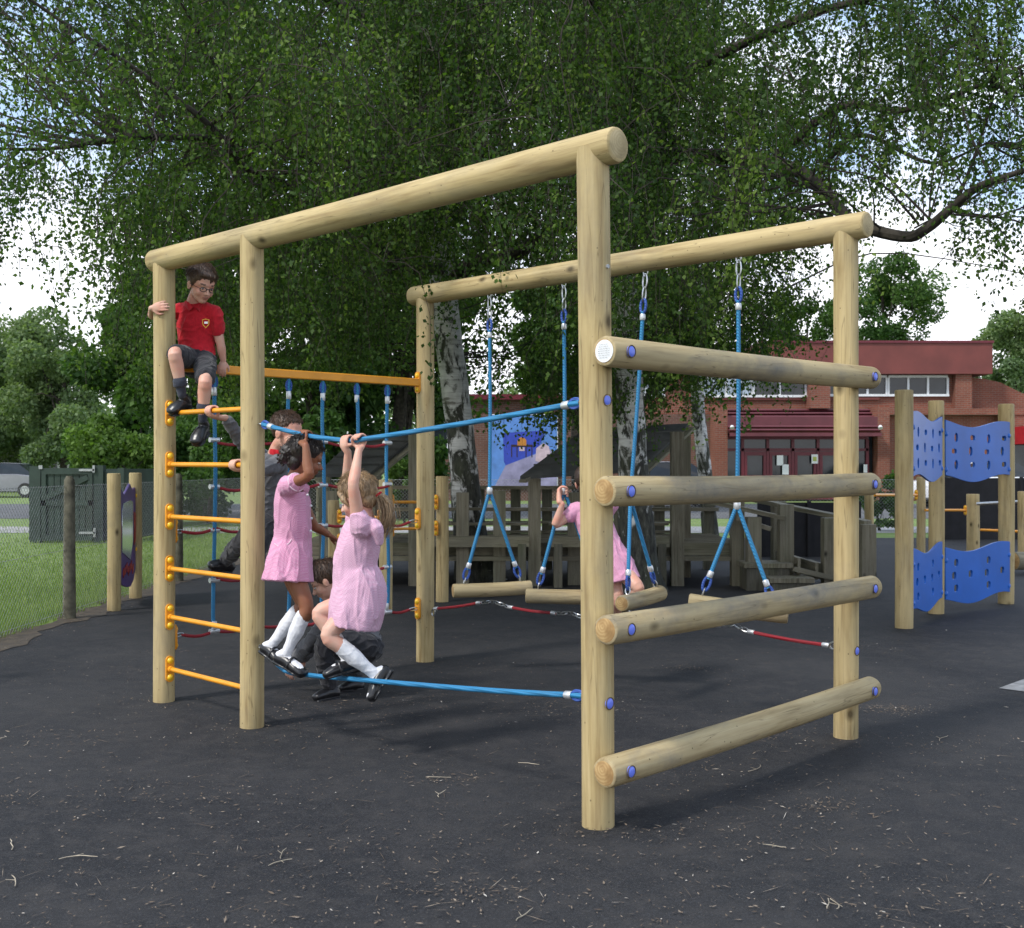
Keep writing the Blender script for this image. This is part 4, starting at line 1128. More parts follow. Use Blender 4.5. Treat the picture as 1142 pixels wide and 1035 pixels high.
car(bx_(1092, 37), 37, .1, (.75, .76, .78), 'white car parked below the right blue panel behind the black screen')
car(bx_(736, 38), 38, 0, (.78, .78, .78), 'white car parked behind the playhouse roof right of the mural')
car(bx_(4, 50), 50, 0, (.22, .22, .24), 'grey car parked beyond the lawn beside the green store')
car(bx_(-60, 50), 50.5, 0, (.4, .42, .45), 'silver car parked beyond the lawn, cut off by the left edge')
# white hall at far left
wh = thing('white_hall', 'long low white building under trees at the far left', 'building', (-31, 62, 0))
mb = MB(); mb.box((-31, 64, 1.15), (15, 5, 2.3)); mb.build('wall', M['white'], wh, smooth=False)
mb = MB(); mb.add([(-39, 61, 2.2), (-23, 61, 2.2), (-23, 64, 3.0), (-39, 64, 3.0), (-39, 67, 2.2), (-23, 67, 2.2)], [(0, 1, 2, 3), (3, 2, 5, 4), (0, 3, 4), (1, 5, 2)]); mb.build('roof', M['path'], wh, smooth=False)
for i in range(5): mb = MB(); mb.box((-37+i*3, 61.46, 1.3), (1.4, .08, .8)); mb.build('window', M['glass'], wh, smooth=False)

# ------------------------------------------------------------------ background trees
def shell_tree(name, label, base, H, rx, rz, n, leaf, mat, group=None, trunk=.18, z0=None, ry=None, lumps=26, droop=0):
    base = Vector(base); root = thing(name, label, 'tree' if 'shrub' not in name else 'shrub', base, group); ry = ry or rx
    zc = H-rz; cs = []
    for i in range(lumps):
        while True:
            d = rng.uniform(-1, 1, 3)
            if .3 < np.linalg.norm(d) < 1.2: break
        rad = .92
        cs.append((base.x+d[0]*rx*rad, base.y+d[1]*ry*rad, zc+d[2]*rz*rad, rng.uniform(.24, .42)*min(rx, rz)))
    cs = np.array(cs); k = rng.integers(0, lumps, n); d = rng.normal(size=(n, 3)); d /= np.linalg.norm(d, axis=1, keepdims=True)
    rr = rng.uniform(.45, 1.08, n)**.6
    P = cs[k, :3]+d*(cs[k, 3]*rr)[:, None]*np.array([1, 1, .85])
    P[:, 2] = np.maximum(P[:, 2], .15)
    dirn = rng.normal(size=(n, 3))+np.array([0, 0, -.4-droop]); dirn /= np.linalg.norm(dirn, axis=1, keepdims=True)
    ln = leaf*rng.uniform(.7, 1.3, n)
    tint = np.clip(.5+.25*(P[:, 2]-zc)/rz*.5+rng.normal(0, .2, n)+(rng.random(lumps)-.5)[k]*.5, 0, 1)
    leaves_obj('crown', mat, P, P+dirn*ln[:, None], ln*.34, root, tint, (base.x, base.y, max(0, zc-rz)))
    mb = MB(); top = Vector((base.x, base.y, zc+rz*.3))
    mb.tube([base-Vector((0, 0, .1)), base.lerp(top, .4)+Vector((rng.normal()*.15, 0, 0)), top], [trunk*1.2, trunk*.8, trunk*.25], 9, sub=3)
    tr = mb.build('trunk', M['bark'], root)
    mb = MB()
    for c2 in cs[::2]:
        a = base.lerp(top, rng.uniform(.35, .9)); b2 = Vector(c2[:3]); mb.tube([a, a.lerp(b2, .5)+Vector((0, 0, .1*rz)), b2], [trunk*.35, trunk*.2, trunk*.06], 5, sub=2)
    mb.build('limbs', M['bark'], root)
    return root
def wpx(px, py, Y): p = pt(px, py, Y); return (p.x, Y, -.01)
def tree_px(name, label, x0, x1, ytop, Y, n, leaf, mat, ybot=None, **kw):
    H = bz(ytop, Y); rx = (x1-x0)/2/FPX*Y; zb_ = bz(ybot, Y) if ybot else .3
    return shell_tree(name, label, wpx((x0+x1)/2, 0, Y), H, rx, max(.3, (H-max(zb_, 0))/2), n, leaf, M[mat], **kw)
G = 'leafy trees in the background'
tree_px('broadleaf_tree', 'large grey green tree at the far left edge beyond the lawn', -110, 60, 350, 60, 38000, .2, 'leaf_far', 535, group=G, lumps=34)
tree_px('broadleaf_tree', 'grey green rounded tree second from the far left', 10, 135, 352, 56, 32000, .19, 'leaf_far', 535, group=G, lumps=30)
tree_px('broadleaf_tree', 'mid green bushy tree left of the leftmost tall post', 84, 215, 348, 36, 18000, .2, 'leaf_dark', 552, group=G, lumps=30)
tree_px('hawthorn_tree', 'small light green spreading tree behind the green bin store', 78, 178, 466, 25, 8000, .11, 'leaf_light', 560, group=G, lumps=24, trunk=.1)
for i, (a, b2, yt, Y, lb) in enumerate(((150, 310, 250, 31, 'dark dense tree behind the boy in red'), (270, 430, 240, 29, 'dark dense tree behind the orange bar'),
        (380, 530, 250, 30, 'dark dense tree behind the rear left post'), (580, 720, 290, 33, 'dark tree above the mural'))):
    tree_px('broadleaf_tree', lb, a, b2, yt, Y, 19000, .19, 'leaf_dark', 545 if i < 3 else 455, group=G, lumps=40, trunk=.25)
tree_px('broadleaf_tree', 'loose dark tree behind the birch trunks above the school windows', 640, 790, 300, 36, 12000, .2, 'leaf_dark', 425, group=G, lumps=30)
tree_px('broadleaf_tree', 'airy tree rising above the fascia right of the rear right post', 930, 1040, 292, 72, 15000, .21, 'leaf_dark', 400, group=G, lumps=26)
tree_px('broadleaf_tree', 'smaller airy tree above the fascia behind the rear right post', 850, 950, 325, 75, 10000, .21, 'leaf_dark', 400, group=G, lumps=20)
tree_px('broadleaf_tree', 'rounded green tree beyond the right end of the school', 1060, 1215, 352, 85, 24000, .26, 'leaf_far', 440, group=G, lumps=36)
tree_px('leafy_shrub', 'low green shrub beside the wire fence behind the blue climbing wall', 958, 1006, 532, 24, 3500, .09, 'leaf_dark', 598, lumps=12, trunk=.03)
tree_px('leafy_shrub', 'yellow green shrub seen between the net ropes', 425, 480, 505, 27, 3000, .1, 'leaf_light', 560, lumps=12, trunk=.03)
tree_px('leafy_shrub', 'dark hedge shrub right of the green bin store', 165, 300, 450, 27, 12000, .11, 'leaf_dark', 580, lumps=18, trunk=.05)

# far belt of woodland closing the view between the nearer trees
n = 42000; xx = rng.uniform(-75, 80, n); yy = 98+rng.uniform(-3, 3, n); topz = 7.5+1.8*np.sin(xx*.21)+1.3*np.sin(xx*.57+1)+.8*np.sin(xx*1.3)
zz = topz*rng.uniform(0, 1, n)**.8; P = np.stack([xx, yy-2.2*np.sin(xx*.9)*np.cos(zz*1.1), zz], 1); dn_ = rng.normal(size=(n, 3)); dn_ /= np.linalg.norm(dn_, axis=1, keepdims=True)
ln = rng.uniform(.35, .7, n); o = leaves_obj('distant_woodland', M['leaf_far'], P, P+dn_*ln[:, None], ln*.4, None, np.clip(rng.normal(.35, .2, n)+.25*np.sin(xx*.5+zz), 0, 1), (0, 98, 0))
tag(o, 'far off belt of woodland behind the school and lawn', 'woodland', kind='stuff')

# ------------------------------------------------------------------ the three birches
def P3d(l): return [pt(a, b2, Y) for a, b2, Y, r in l], [r for a, b2, Y, r in l]
TR = {
 0: dict(label='old leaning birch with white and black bark behind the left log swing', trunk=[(536, 655, 13.5, .30), (533, 640, 13.5, .23), (524, 590, 13.5, .19), (513, 480, 13.45, .16), (503, 400, 13.4, .15), (495, 330, 13.3, .16), (487, 200, 13.2, .14), (480, 60, 13, .12), (478, -100, 13, .10), (485, -260, 13, .07), (488, -420, 13, .03)],
    limbs=[[(492, 300, 13.2, .075), (445, 300, 11.8, .06), (415, 262, 10.8, .05), (378, 222, 9.8, .042), (320, 205, 9.0, .034), (270, 186, 8.5, .028), (230, 142, 8.2, .023), (150, 78, 7.8, .017), (60, 15, 7.5, .012), (-20, -40, 7.2, .006)],
      [(495, 330, 13.3, .10), (520, 300, 12.9, .085), (570, 288, 12.4, .07), (610, 262, 12, .06), (650, 240, 11.4, .045), (720, 190, 10.8, .03), (780, 170, 10.4, .015)],
      [(487, 200, 13.2, .07), (380, 182, 12.2, .05), (260, 162, 11, .035), (150, 158, 10, .025), (60, 170, 9.2, .016), (-40, 165, 8.6, .008)],
      [(480, 60, 13, .07), (400, 10, 11.4, .05), (300, -30, 9.8, .035), (180, -70, 8.6, .02), (60, -90, 8, .01)],
      [(483, 100, 13.1, .06), (540, 10, 11, .045), (560, -60, 9, .03), (570, -140, 7.6, .015)],
      [(478, -100, 13, .06), (380, -200, 12, .04), (200, -300, 11, .02)], [(490, 240, 13.3, .05), (420, 200, 14.5, .04), (330, 150, 15.5, .02)],
      [(270, 186, 9.8, .03), (265, 130, 9.4, .022), (230, 60, 9, .015), (200, 0, 8.6, .008)], [(378, 222, 11.2, .035), (350, 130, 10.6, .025), (340, 40, 10, .012)]]),
 1: dict(label='birch trunk directly behind the nearest tall post', trunk=[(716, 672, 12.3, .27), (713, 650, 12.3, .215), (708, 560, 12.3, .175), (704, 470, 12.3, .15), (699, 380, 12.3, .135), (695, 280, 12.3, .15), (695, 150, 12.3, .13), (700, 0, 12.3, .11), (705, -150, 12.3, .08), (700, -320, 12.3, .04)],
    limbs=[[(696, 240, 12.3, .10), (735, 185, 11.6, .085), (800, 172, 11.2, .072), (860, 180, 9.6, .058), (905, 205, 8.9, .050), (955, 238, 8.4, .045), (1002, 263, 8.0, .040), (1030, 246, 7.8, .036), (1062, 236, 7.6, .031), (1100, 214, 7.4, .025), (1160, 185, 7.2, .014)],
      [(696, 120, 12.3, .07), (790, 60, 11.3, .05), (930, 10, 10.2, .035), (1080, -20, 9.3, .018)],
      [(860, 180, 10.5, .045), (930, 118, 10, .036), (1010, 122, 9.6, .028), (1090, 95, 9.2, .018), (1170, 60, 8.9, .01)],
      [(698, 60, 12.3, .06), (650, -20, 10.4, .045), (620, -80, 8.6, .028), (600, -150, 7.4, .015)],
      [(905, 205, 10.1, .028), (960, 150, 9.8, .022), (1040, 175, 9.3, .014), (1100, 160, 9, .008)],
      [(703, -60, 12.3, .06), (820, -160, 11, .04), (980, -240, 10, .02)],
      [(1062, 236, 9.1, .018), (1085, 170, 9, .013), (1110, 100, 8.9, .008)], [(695, 200, 12.3, .05), (760, 240, 13.2, .035), (860, 250, 14, .02)]]),
 2: dict(label='slender farther birch with pale stem behind the deck rail', trunk=[(795, 622, 17, .16), (793, 600, 17, .12), (785, 520, 17, .105), (778, 440, 17, .095), (775, 340, 17, .10), (780, 220, 17, .08), (788, 80, 17, .05), (792, -20, 17, .03)],
    limbs=[[(776, 380, 17, .05), (820, 300, 16, .035), (860, 290, 15.5, .02), (880, 320, 15.2, .01)], [(776, 360, 17, .05), (740, 290, 16.4, .03), (700, 290, 16, .015)], [(779, 260, 17, .04), (830, 200, 16, .03), (900, 190, 15.3, .015)]]),
}
xs = [-300, -50, 60, 120, 160, 200, 300, 400, 500, 600, 700, 800, 900, 960, 1020, 1100, 1200, 1450]
ysr = [-450, -60, 60, 160, 230, 280, 320, 360, 410, 445]
DM = np.array([
 [.3, .4, .5, .5, .5, .5, .6, .6, .6, .6, .6, .6, .6, .5, .5, .4, .4, .3],
 [.40, .42, .50, .56, .66, .78, .9, 1, 1, 1, 1, .9, .75, .6, .52, .48, .5, .4],
 [.32, .34, .38, .46, .8, 1, 1, 1, 1, 1, 1, .9, .72, .6, .52, .5, .5, .4],
 [.28, .30, .28, .38, .85, 1, 1, 1, 1, 1, 1, .9, .75, .5, .42, .42, .45, .4],
 [.2, .2, .18, .18, .75, .95, 1, .95, .9, .85, .9, .75, .5, .22, .14, .25, .4, .3],
 [.06, .06, .05, .05, .7, .95, 1, .9, .7, .55, .75, .6, .2, .05, .0, .10, .3, .3],
 [.0, .0, .0, .0, .5, .9, .95, .8, .55, .4, .6, .55, .02, .0, .0, .0, .05, .2],
 [.0, .0, .0, .0, .3, .6, .7, .65, .5, .5, .6, .6, .0, .0, .0, .0, .06, .1],
 [.0, .0, .0, .0, .1, .2, .3, .3, .25, .3, .45, .4, .0, .0, .0, .0, .0, .0],
 [.0, .0, .0, .0, .0, .0, .0, .0, .0, .0, .08, .05, .0, .0, .0, .0, .0, .0]])
def dens(px, py):
    if px <= xs[0] or px >= xs[-1] or py <= ysr[0] or py >= ysr[-1]: return 0
    i = np.searchsorted(xs, px)-1; j = np.searchsorted(ysr, py)-1
    u = (px-xs[i])/(xs[i+1]-xs[i]); v = (py-ysr[j])/(ysr[j+1]-ysr[j])
    return (DM[j, i]*(1-u)*(1-v)+DM[j, i+1]*u*(1-v)+DM[j+1, i]*(1-u)*v+DM[j+1, i+1]*u*v)
LP = []; LT = []
for ti, t in TR.items():
    for l in t['limbs']+[t['trunk'][4:]]:
        p, r = P3d(l); p, r = smooth_path(p, r, 5)
        for q, rr_ in zip(p, r): LP.append(q[:]); LT.append((ti, rr_))
LPa = np.array(LP)
clusters = {0: [], 1: [], 2: []}
random.seed(11)
tries = 0; made = 0
NCL = 1150
while made < NCL and tries < 60000:
    tries += 1
    px_, py_ = random.uniform(-290, 1440), random.uniform(-330, 440)
    dn = dens(px_, py_)
    if py_ < -40 and random.random() < .5: continue
    if random.random() > dn: continue
    u = random.random()
    Yc = 7.2+8.3*u**.9
    if px_ < 140 or px_ > 960: Yc = 7.0+4.5*u
    if py_ > 330: Yc = random.uniform(11, 17) if px_ > 600 else random.uniform(11, 15)
    if 462 < px_ < 565 and py_ > 255: Yc = random.uniform(14.3, 18)
    elif dn > .8 and random.random() < .42: Yc = random.uniform(14.5, 21)
    c2 = np.array(pt(px_, py_, Yc))
    if c2[2] < 2.2 and Yc < 10: continue
    k = int(np.argmin(((LPa-c2)**2*[1, 1, 1.2]).sum(1))); ti, rr_ = LT[k]
    clusters[ti].append((c2, LPa[k], dn, Yc, px_)); made += 1
for a_, b_, n_ in ((830, 375, 9), (850, 345, 7), (800, 370, 6), (745, 400, 7), (725, 380, 6), (628, 455, 4), (870, 325, 6), (655, 415, 6), (615, 420, 5), (720, 425, 5)):   # low sprays over the entrance and mural
    for i in range(n_):
        px_, py_ = a_+random.gauss(0, 16), b_+random.gauss(0, 14); Yc = random.uniform(11.5, 14.5); c2 = np.array(pt(px_, py_, Yc)); k = int(np.argmin(((LPa-c2)**2).sum(1))); clusters[LT[k][0]].append((c2, LPa[k], .5, Yc, px_))
for i in range(110):   # sprays hanging round the upper stems
    px_ = random.choice((485, 698))+random.gauss(0, 26); py_ = random.uniform(-60, 225); Yc = random.uniform(9.6, 12.2); c2 = np.array(pt(px_, py_, Yc))
    k = int(np.argmin(((LPa-c2)**2).sum(1))); clusters[LT[k][0]].append((c2, LPa[k], 1.0, Yc, px_))
for ti, t in TR.items():
    p0 = pt(*t['trunk'][0][:3]); root = thing('birch_tree', t['label'], 'tree', (p0.x, p0.y, 0), 'birches over the play area')
    pts_, rs_ = P3d(t['trunk']); mb = MB(); mb.tube(pts_, rs_, 22, sub=5)
    rn = random.Random(ti)
    vv = []
    for v in mb.v:
        x, y, z = v; k = 1+.05*math.sin(z*5+x*20)+.04*math.sin(z*13+y*30+x*9); cx = np.interp(z, [q.z for q in pts_], [q.x for q in pts_]); cy = np.interp(z, [q.z for q in pts_], [q.y for q in pts_])
        a = math.atan2(y-cy, x-cx); fl = 1+max(0, .35-z)*1.0*(.5+.5*math.sin(a*5)); k *= fl
        vv.append((cx+(x-cx)*k, cy+(y-cy)*k, z))
    mb.v = vv; mb.build('trunk', M['birch'], root, wm=Matrix.Translation((p0.x, p0.y, 0)))
    for l in t['limbs']:
        p, r = P3d(l); mb = MB(); p2 = [q+Vector((rn.uniform(-.05, .05), 0, rn.uniform(-.05, .05))) if 0 < i < len(p)-1 else q for i, q in enumerate(p)]
        mb.tube(p2, r, 9, sub=5); mb.build('limb', M['bark'] if r[0] > .055 else M['twig'], root)
    tw = MB(); B, Tp, W_, Ti = [], [], [], []
    for c2, lp, dn, Yc, px_ in clusters[ti]:
        a = Vector(lp); b2 = Vector(c2); dist = (a-b2).length
        mid = a.lerp(b2, .5)+Vector((rn.uniform(-.1, .1), rn.uniform(-.1, .1), .12*dist))
        r0 = min(.014, .004+.004*dist)
        jt = lambda q: Vector((rn.gauss(0, 1), rn.gauss(0, 1), rn.gauss(0, 1)))*(.045*dist*q)
        tw.tube([a, a.lerp(mid, .5)+jt(.7), mid+jt(1), mid.lerp(b2, .5)+jt(1)+Vector((0, 0, .05*dist)), b2], [r0, r0*.75, r0*.5, r0*.35, r0*.2], 5, sub=3)
        if Yc < 14 and dist > .35:      # leaves growing along the side branch itself
            nl = int(dist*55); q = rng.uniform(.2, 1, nl)[:, None]; pos = (1-q)**2*np.array(a)+2*q*(1-q)*np.array(mid)+q**2*np.array(b2)+rng.normal(0, .07, (nl, 3))-np.array([0, 0, .05])
            d_ = rng.normal(0, .7, (nl, 3))+np.array([0, 0, -.8]); d_ /= np.linalg.norm(d_, axis=1, keepdims=True); ln = rng.uniform(.024, .044, nl)
            B.append(pos); Tp.append(pos+d_*ln[:, None]); W_.append(ln*.36); Ti.append(np.clip(rng.normal(.45, .2, nl), 0, 1))
        sc_ = rn.uniform(.35, .62); nt_ = rn.randint(9, 17) if dn > .5 else rn.randint(5, 10); cb = rng.normal(.46, .22); big_ = 1 if Yc < 12 else (1.25 if Yc < 14.5 else 1.9)
        if Yc > 14.5: sc_ *= 1.5
        for s_ in range(nt_):
            o_ = np.array([rng.normal(0, sc_*.55), rng.normal(0, sc_*.55), rng.normal(.08, sc_*.38)])
            st_ = c2+o_; hl = rn.uniform(.3, .95) if dn > .6 else rn.uniform(.25, .6); hd = np.array([rng.normal(0, .2), rng.normal(0, .2), -1.0])
            hd /= np.linalg.norm(hd); nl = int(hl*(72 if Yc < 14.5 else 46))
            s1 = Vector(st_); e1 = Vector(st_+hd*hl); m1 = s1.lerp(e1, .35)+Vector(o_.tolist())*.18
            if s_ % 3 == 0: tw.tube([b2, b2.lerp(s1, .6)+Vector((0, 0, .04)), s1, m1, e1], [r0*.25, .003, .0025, .002, .001], 4)
            else: tw.tube([s1, m1, e1], [.0022, .0018, .001], 3)
            q = rng.uniform(0, 1, nl)[:, None]
            pos = (1-q)**2*np.array(s1)+2*q*(1-q)*np.array(m1)+q**2*np.array(e1)+rng.normal(0, .036, (nl, 3))*big_
            d_ = rng.normal(0, .75, (nl, 3))+np.array([0, 0, -.75]); d_ /= np.linalg.norm(d_, axis=1, keepdims=True)
            ln = rng.uniform(.024, .044, nl)*big_*(1 if Yc < 12 else 1.1)
            B.append(pos); Tp.append(pos+d_*ln[:, None]); W_.append(ln*.36); Ti.append(np.clip(rng.normal(cb, .17, nl), 0, 1))
    tw.build('twigs', M['twig'], root)
    B = np.concatenate(B); Tp = np.concatenate(Tp); W_ = np.concatenate(W_); Ti = np.concatenate(Ti)
    print('birch leaves', ti, len(B))
    leaves_obj('crown', M['leaf_birch'], B, Tp, W_, root, Ti, (p0.x, p0.y, 3))
# ------------------------------------------------------------------ children
M['skin'] = mat_skin('fair skin', (.60, .37, .28)); M['skin_dark'] = mat_skin('brown skin', (.235, .105, .055))
M['lips'] = simple('lips', (.47, .21, .17), .45); M['lips_dark'] = simple('darker lips', (.19, .075, .05), .4)
M['hair_brown'] = mat_hair('brown hair', (.085, .045, .025)); M['hair_dark'] = mat_hair('dark curly hair', (.022, .014, .010))
M['hair_blonde'] = mat_hair('dark blonde hair', (.36, .235, .125))
M['pink'] = mat_cloth('pink gingham', (.62, .25, .40), (.68, .38, .51), check=170)
M['pink_trim'] = simple('pale pink trim', (.80, .60, .68), .9)
M['red_cloth'] = mat_cloth('red jersey', (.55, .018, .03)); M['grey_short'] = mat_cloth('charcoal cloth', (.035, .035, .040)); M['grey_knit'] = mat_cloth('grey knit', (.15, .15, .16))
M['sock_white'] = mat_cloth('white ribbed sock', (.80, .80, .82), (.66, .66, .69), wr=.3); M['sock_grey'] = mat_cloth('dark grey sock', (.05, .055, .075), wr=.3)
M['eye_white'] = simple('eye white', (.5, .46, .43), .3); M['iris'] = simple('dark iris', (.03, .02, .015), .15); M['emblem'] = simple('yellow stitching', (.75, .42, .05), .8)
V = Vector
def limb(mb, pts, rad, sub=4, seg=14, side=None): mb.tube(pts, rad, seg, sub=sub, cap='round', side=side)
def basis(fwd, up):
    F = V(fwd).normalized(); U = V(up); U = (U-F*U.dot(F)).normalized(); S = F.cross(U).normalized(); return S, F, U
def head(mb, c, fwd, up, neck, s=1.0, mouth_open=False):
    S, F, U = basis(fwd, up); a = (S, F, U)
    def e(cs, cf, cu, r, sg=16): mb.ell(c+S*cs*s+F*cf*s+U*cu*s, tuple(q*s for q in r), a, sg, 10)
    e(0, -.012, .025, (.070, .084, .076)); e(0, .018, -.028, (.054, .058, .060)); e(0, .045, -.076, (.024, .023, .019)); e(0, .022, -.060, (.042, .045, .032))
    for q in (-1, 1):
        e(q*.030, .046, -.030, (.023, .022, .024)); e(q*.071, -.006, -.012, (.008, .017, .026)); e(q*.076, -.012, -.006, (.006, .011, .016)); e(q*.011, .078, -.030, (.008, .010, .007))
    e(0, .052, .016, (.050, .022, .020))
    mb.tube([c+(F*.070-U*.002)*s, c+(F*.080-U*.018)*s, c+(F*.087-U*.028)*s], [.006*s, .008*s, .0095*s], 10, cap='round')
    e(0, .069, -.049, (.020, .010, .006)); e(0, .067, -.058, (.016, .010, .006))
    limb(mb, [c-U*.045*s-F*.018*s, c.lerp(neck, .6)-F*.012*s, neck], [.040*s, .036*s, .042*s], 3)
    return a
def grip(mb, c, axis, wrist, rr, k=1.0, flip=1, thumb=1):
    """closed hand round a bar or rope through c"""
    A = V(axis).normalized(); u = (c-wrist); u = (u-A*u.dot(A)).normalized(); n = A.cross(u)*flip
    Rg = rr+.0075*k; pc = c+n*(rr+.012*k)-u*.004
    mb.tube([wrist, wrist.lerp(pc-u*.03*k, .5), pc-u*.022*k, pc+u*.004*k], [(.017*k, .020*k), (.022*k, .017*k), (.030*k, .0125*k), (.031*k, .011*k)], 14, side=A, cap='round', sub=3)
    for i, off in enumerate((-.0245, -.0085, .0075, .0235)):
        r = (.0068, .0074, .0076, .0066)[i]*k; o_ = A*(off*k*thumb); L = (205, 235, 240, 215)[i]; P = [pc+o_-u*.006*k]
        for th in range(20, L, 22):
            t_ = R(th); P.append(c+o_*1.0+n*(Rg+.004*k)*math.cos(t_)+u*(Rg+.004*k)*math.sin(t_))
        mb.tube(P, [r*1.05]+[r]*(len(P)-2)+[r*.8], 9, cap='round')
    s_ = A*(.034*k*thumb); b_ = pc-u*.028*k+A*.016*k*thumb
    mb.tube([b_, c+s_*1.05-u*(Rg+.004*k)+n*.004, c+s_*.9-u*Rg*.6-n*(Rg+.002), c+s_*.55-n*(Rg+.006*k)+u*.002], [.0105*k, .0090*k, .0082*k, .0066*k], 10, cap='round', sub=3)
def open_hand(mb, wrist, d, palm, k=1.0, curl=.5, spread=1.0, thumb=1):
    """relaxed hand: fingers along d, palm faces the palm vector"""
    D = V(d).normalized(); Pn = V(palm); Pn = (Pn-D*Pn.dot(D)).normalized(); A = D.cross(Pn)
    mb.tube([wrist, wrist+D*.018*k, wrist+D*.040*k, wrist+D*.060*k], [(.017*k, .013*k), (.023*k, .013*k), (.030*k, .0115*k), (.029*k, .0095*k)], 14, side=A, cap='round', sub=3)
    for i, off in enumerate((-.023, -.008, .0075, .0225)):
        L = (.042, .053, .057, .050)[i]*k; r = (.0062, .0068, .0070, .0066)[i]*k; p = wrist+D*(.056*k)+A*(off*k*thumb); dirv = (D+A*(off*4*spread*thumb)).normalized(); P = [p]
        for s_ in range(4):
            an = curl*(s_+.4)*.62; P.append(P[-1]+(dirv*math.cos(an)+Pn*math.sin(an))*L/3.6)
        mb.tube(P, [r*1.08, r*1.02, r, r*.92, r*.75], 9, cap='round')
    b_ = wrist+D*.018*k+A*.018*k*thumb
    mb.tube([b_, b_+D*.022*k+A*.022*k*thumb+Pn*.006, b_+D*.046*k+A*.024*k*thumb+Pn*.014], [.0105*k, .0088*k, .0066*k], 10, cap='round', sub=3)
def foot(mb, A, H, T, k=1.0, grow=0.0, drop=0.0, toe=1.0):
    d = (T-H).normalized(); u = (A-H); u = (u-d*u.dot(d)).normalized(); s_ = d.cross(u); L = (T-H).length; dn = -u*drop
    mb.tube([H+d*.012+u*.010*k+dn, H+d*L*.35+u*.016*k+dn, H+d*L*.7+u*.008*k+dn, T-d*.018+u*.002*k+dn],
            [(.024*k+grow, .024*k+grow), (.027*k+grow, .026*k+grow), (.034*k+grow, .021*k+grow), (.027*k*toe+grow, .015*k+grow)], 14, side=s_, cap='round', sub=3)
    return d, u, s_
def child(label, cat_group, J, skin, lips, browmat, k=1.0, sidev=None, hs=1.0):
    """J: joint positions; builds the one-piece body"""
    mb = MB(); sv = V(sidev).normalized()
    limb(mb, [J['pelvis'], J['waist'], J['chest'], J['neck'].lerp(J['chest'], .25)], [(.098*k, .078*k), (.085*k, .066*k), (.100*k, .072*k), (.062*k, .05*k)], 5, 20, sv)
    a = head(mb, J['head'], J['fwd'], J['up'], J['neck'], hs)
    for s_ in ('n', 'f'):
        sh, el, wr = J['sh'+s_], J['el'+s_], J['wr'+s_]
        limb(mb, [J['neck'].lerp(J['chest'], .45), sh], [.042*k, .036*k], 0)
        limb(mb, [sh, sh.lerp(el, .5), el, el.lerp(wr, .35), wr], [.034*k, .031*k, .0255*k, .0265*k, .0175*k], 4)
        hp, kn, an = J['hp'+s_], J['kn'+s_], J['an'+s_]
        limb(mb, [hp, hp.lerp(kn, .5), kn, kn.lerp(an, .32), an], [.058*k, .050*k, .037*k, .038*k, .0235*k], 4, 16)
        mb.ell(kn, .036*k)
        foot(mb, an, J['he'+s_], J['to'+s_], k*.92); limb(mb, [an, J['he'+s_].lerp(an, .3)], [.023*k, .024*k], 0)
        J['hand'+s_](mb)
    S, F, U = a; c = J['head']
    mo = c+(F*.076-U*.053)*hs; br = [c+(F*.066+U*.020+S*q*.030)*hs for q in (-1, 1)]
    def paint(pc, mi):
        def reg(p, r):
            d = pc-np.array(p); x = d@np.array(S)/r[0]; y = d@np.array(F)/r[1]; z = d@np.array(U)/r[2]; return x*x+y*y+z*z < 1
        mi[reg(mo, (.021*hs, .02, .0085*hs))] = 1
        for q in br: mi[reg(q, (.017*hs, .02, .0036*hs))] = 2
    body = voxel('person', mb, [M[skin], M[lips], M[browmat]], .0042, 3, None, None, paint)
    tag(body, label, 'child', cat_group)
    for q in (-1, 1):
        m2 = MB(); ec = c+(F*.0605-U*.004+S*q*.027)*hs; m2.ell(ec, (.0105*hs, .0058*hs, .0085*hs), (S, U, F), 14, 10)
        ey = m2.build('eye', M['eye_white'], body); m3 = MB(); m3.ell(ec+(F*.0058-U*.0008)*hs, (.0052*hs, .0048*hs, .0036*hs), (S, U, F), 12, 8); m3.build('iris', M['iris'], ey)
    return body, a
def garment(name, mat, body, fn, vox=.0055, smooth=3):
    mb = MB(); fn(mb); fo = {'dress': (.0065, 'dress'), 'polo_shirt': (.0065, 'shirt'), 'jumper': (.009, 'shirt'), 'shorts': (.006, 'shirt'), 'trousers': (.009, 'shirt'), 'sock': (.002, 'rib')}.get(name)
    return voxel(name, mb, mat, vox, smooth, None, body, None, fo)
def loft_dress(mb, rings, sv, ripple=.0, nrip=9, seg=40, sub=4):
    pts = [r[0] for r in rings]; rad = [(r[1], r[2]) for r in rings]; pts, rad = smooth_path(pts, rad, sub); fr = frames(pts, V(sv)); vs = []; n = len(pts)
    for i, (p, (a, b_), (t, u, v)) in enumerate(zip(pts, rad, fr)):
        w_ = ripple*max(0, (i/(n-1)-.35)/.65)**1.3
        for k_ in range(seg):
            an = 2*math.pi*k_/seg; m_ = 1+w_*math.sin(nrip*an+i*.12)+w_*.5*math.sin(4*an+1.3+i*.2); vs.append(p+u*(a*m_*math.cos(an))+v*(b_*m_*math.sin(an)))
    fs = [(i*seg+k_, i*seg+(k_+1) % seg, (i+1)*seg+(k_+1) % seg, (i+1)*seg+k_) for i in range(n-1) for k_ in range(seg)]
    fs += [tuple(reversed(range(seg))), tuple((n-1)*seg+k_ for k_ in range(seg))]
    mb.add(vs, fs)
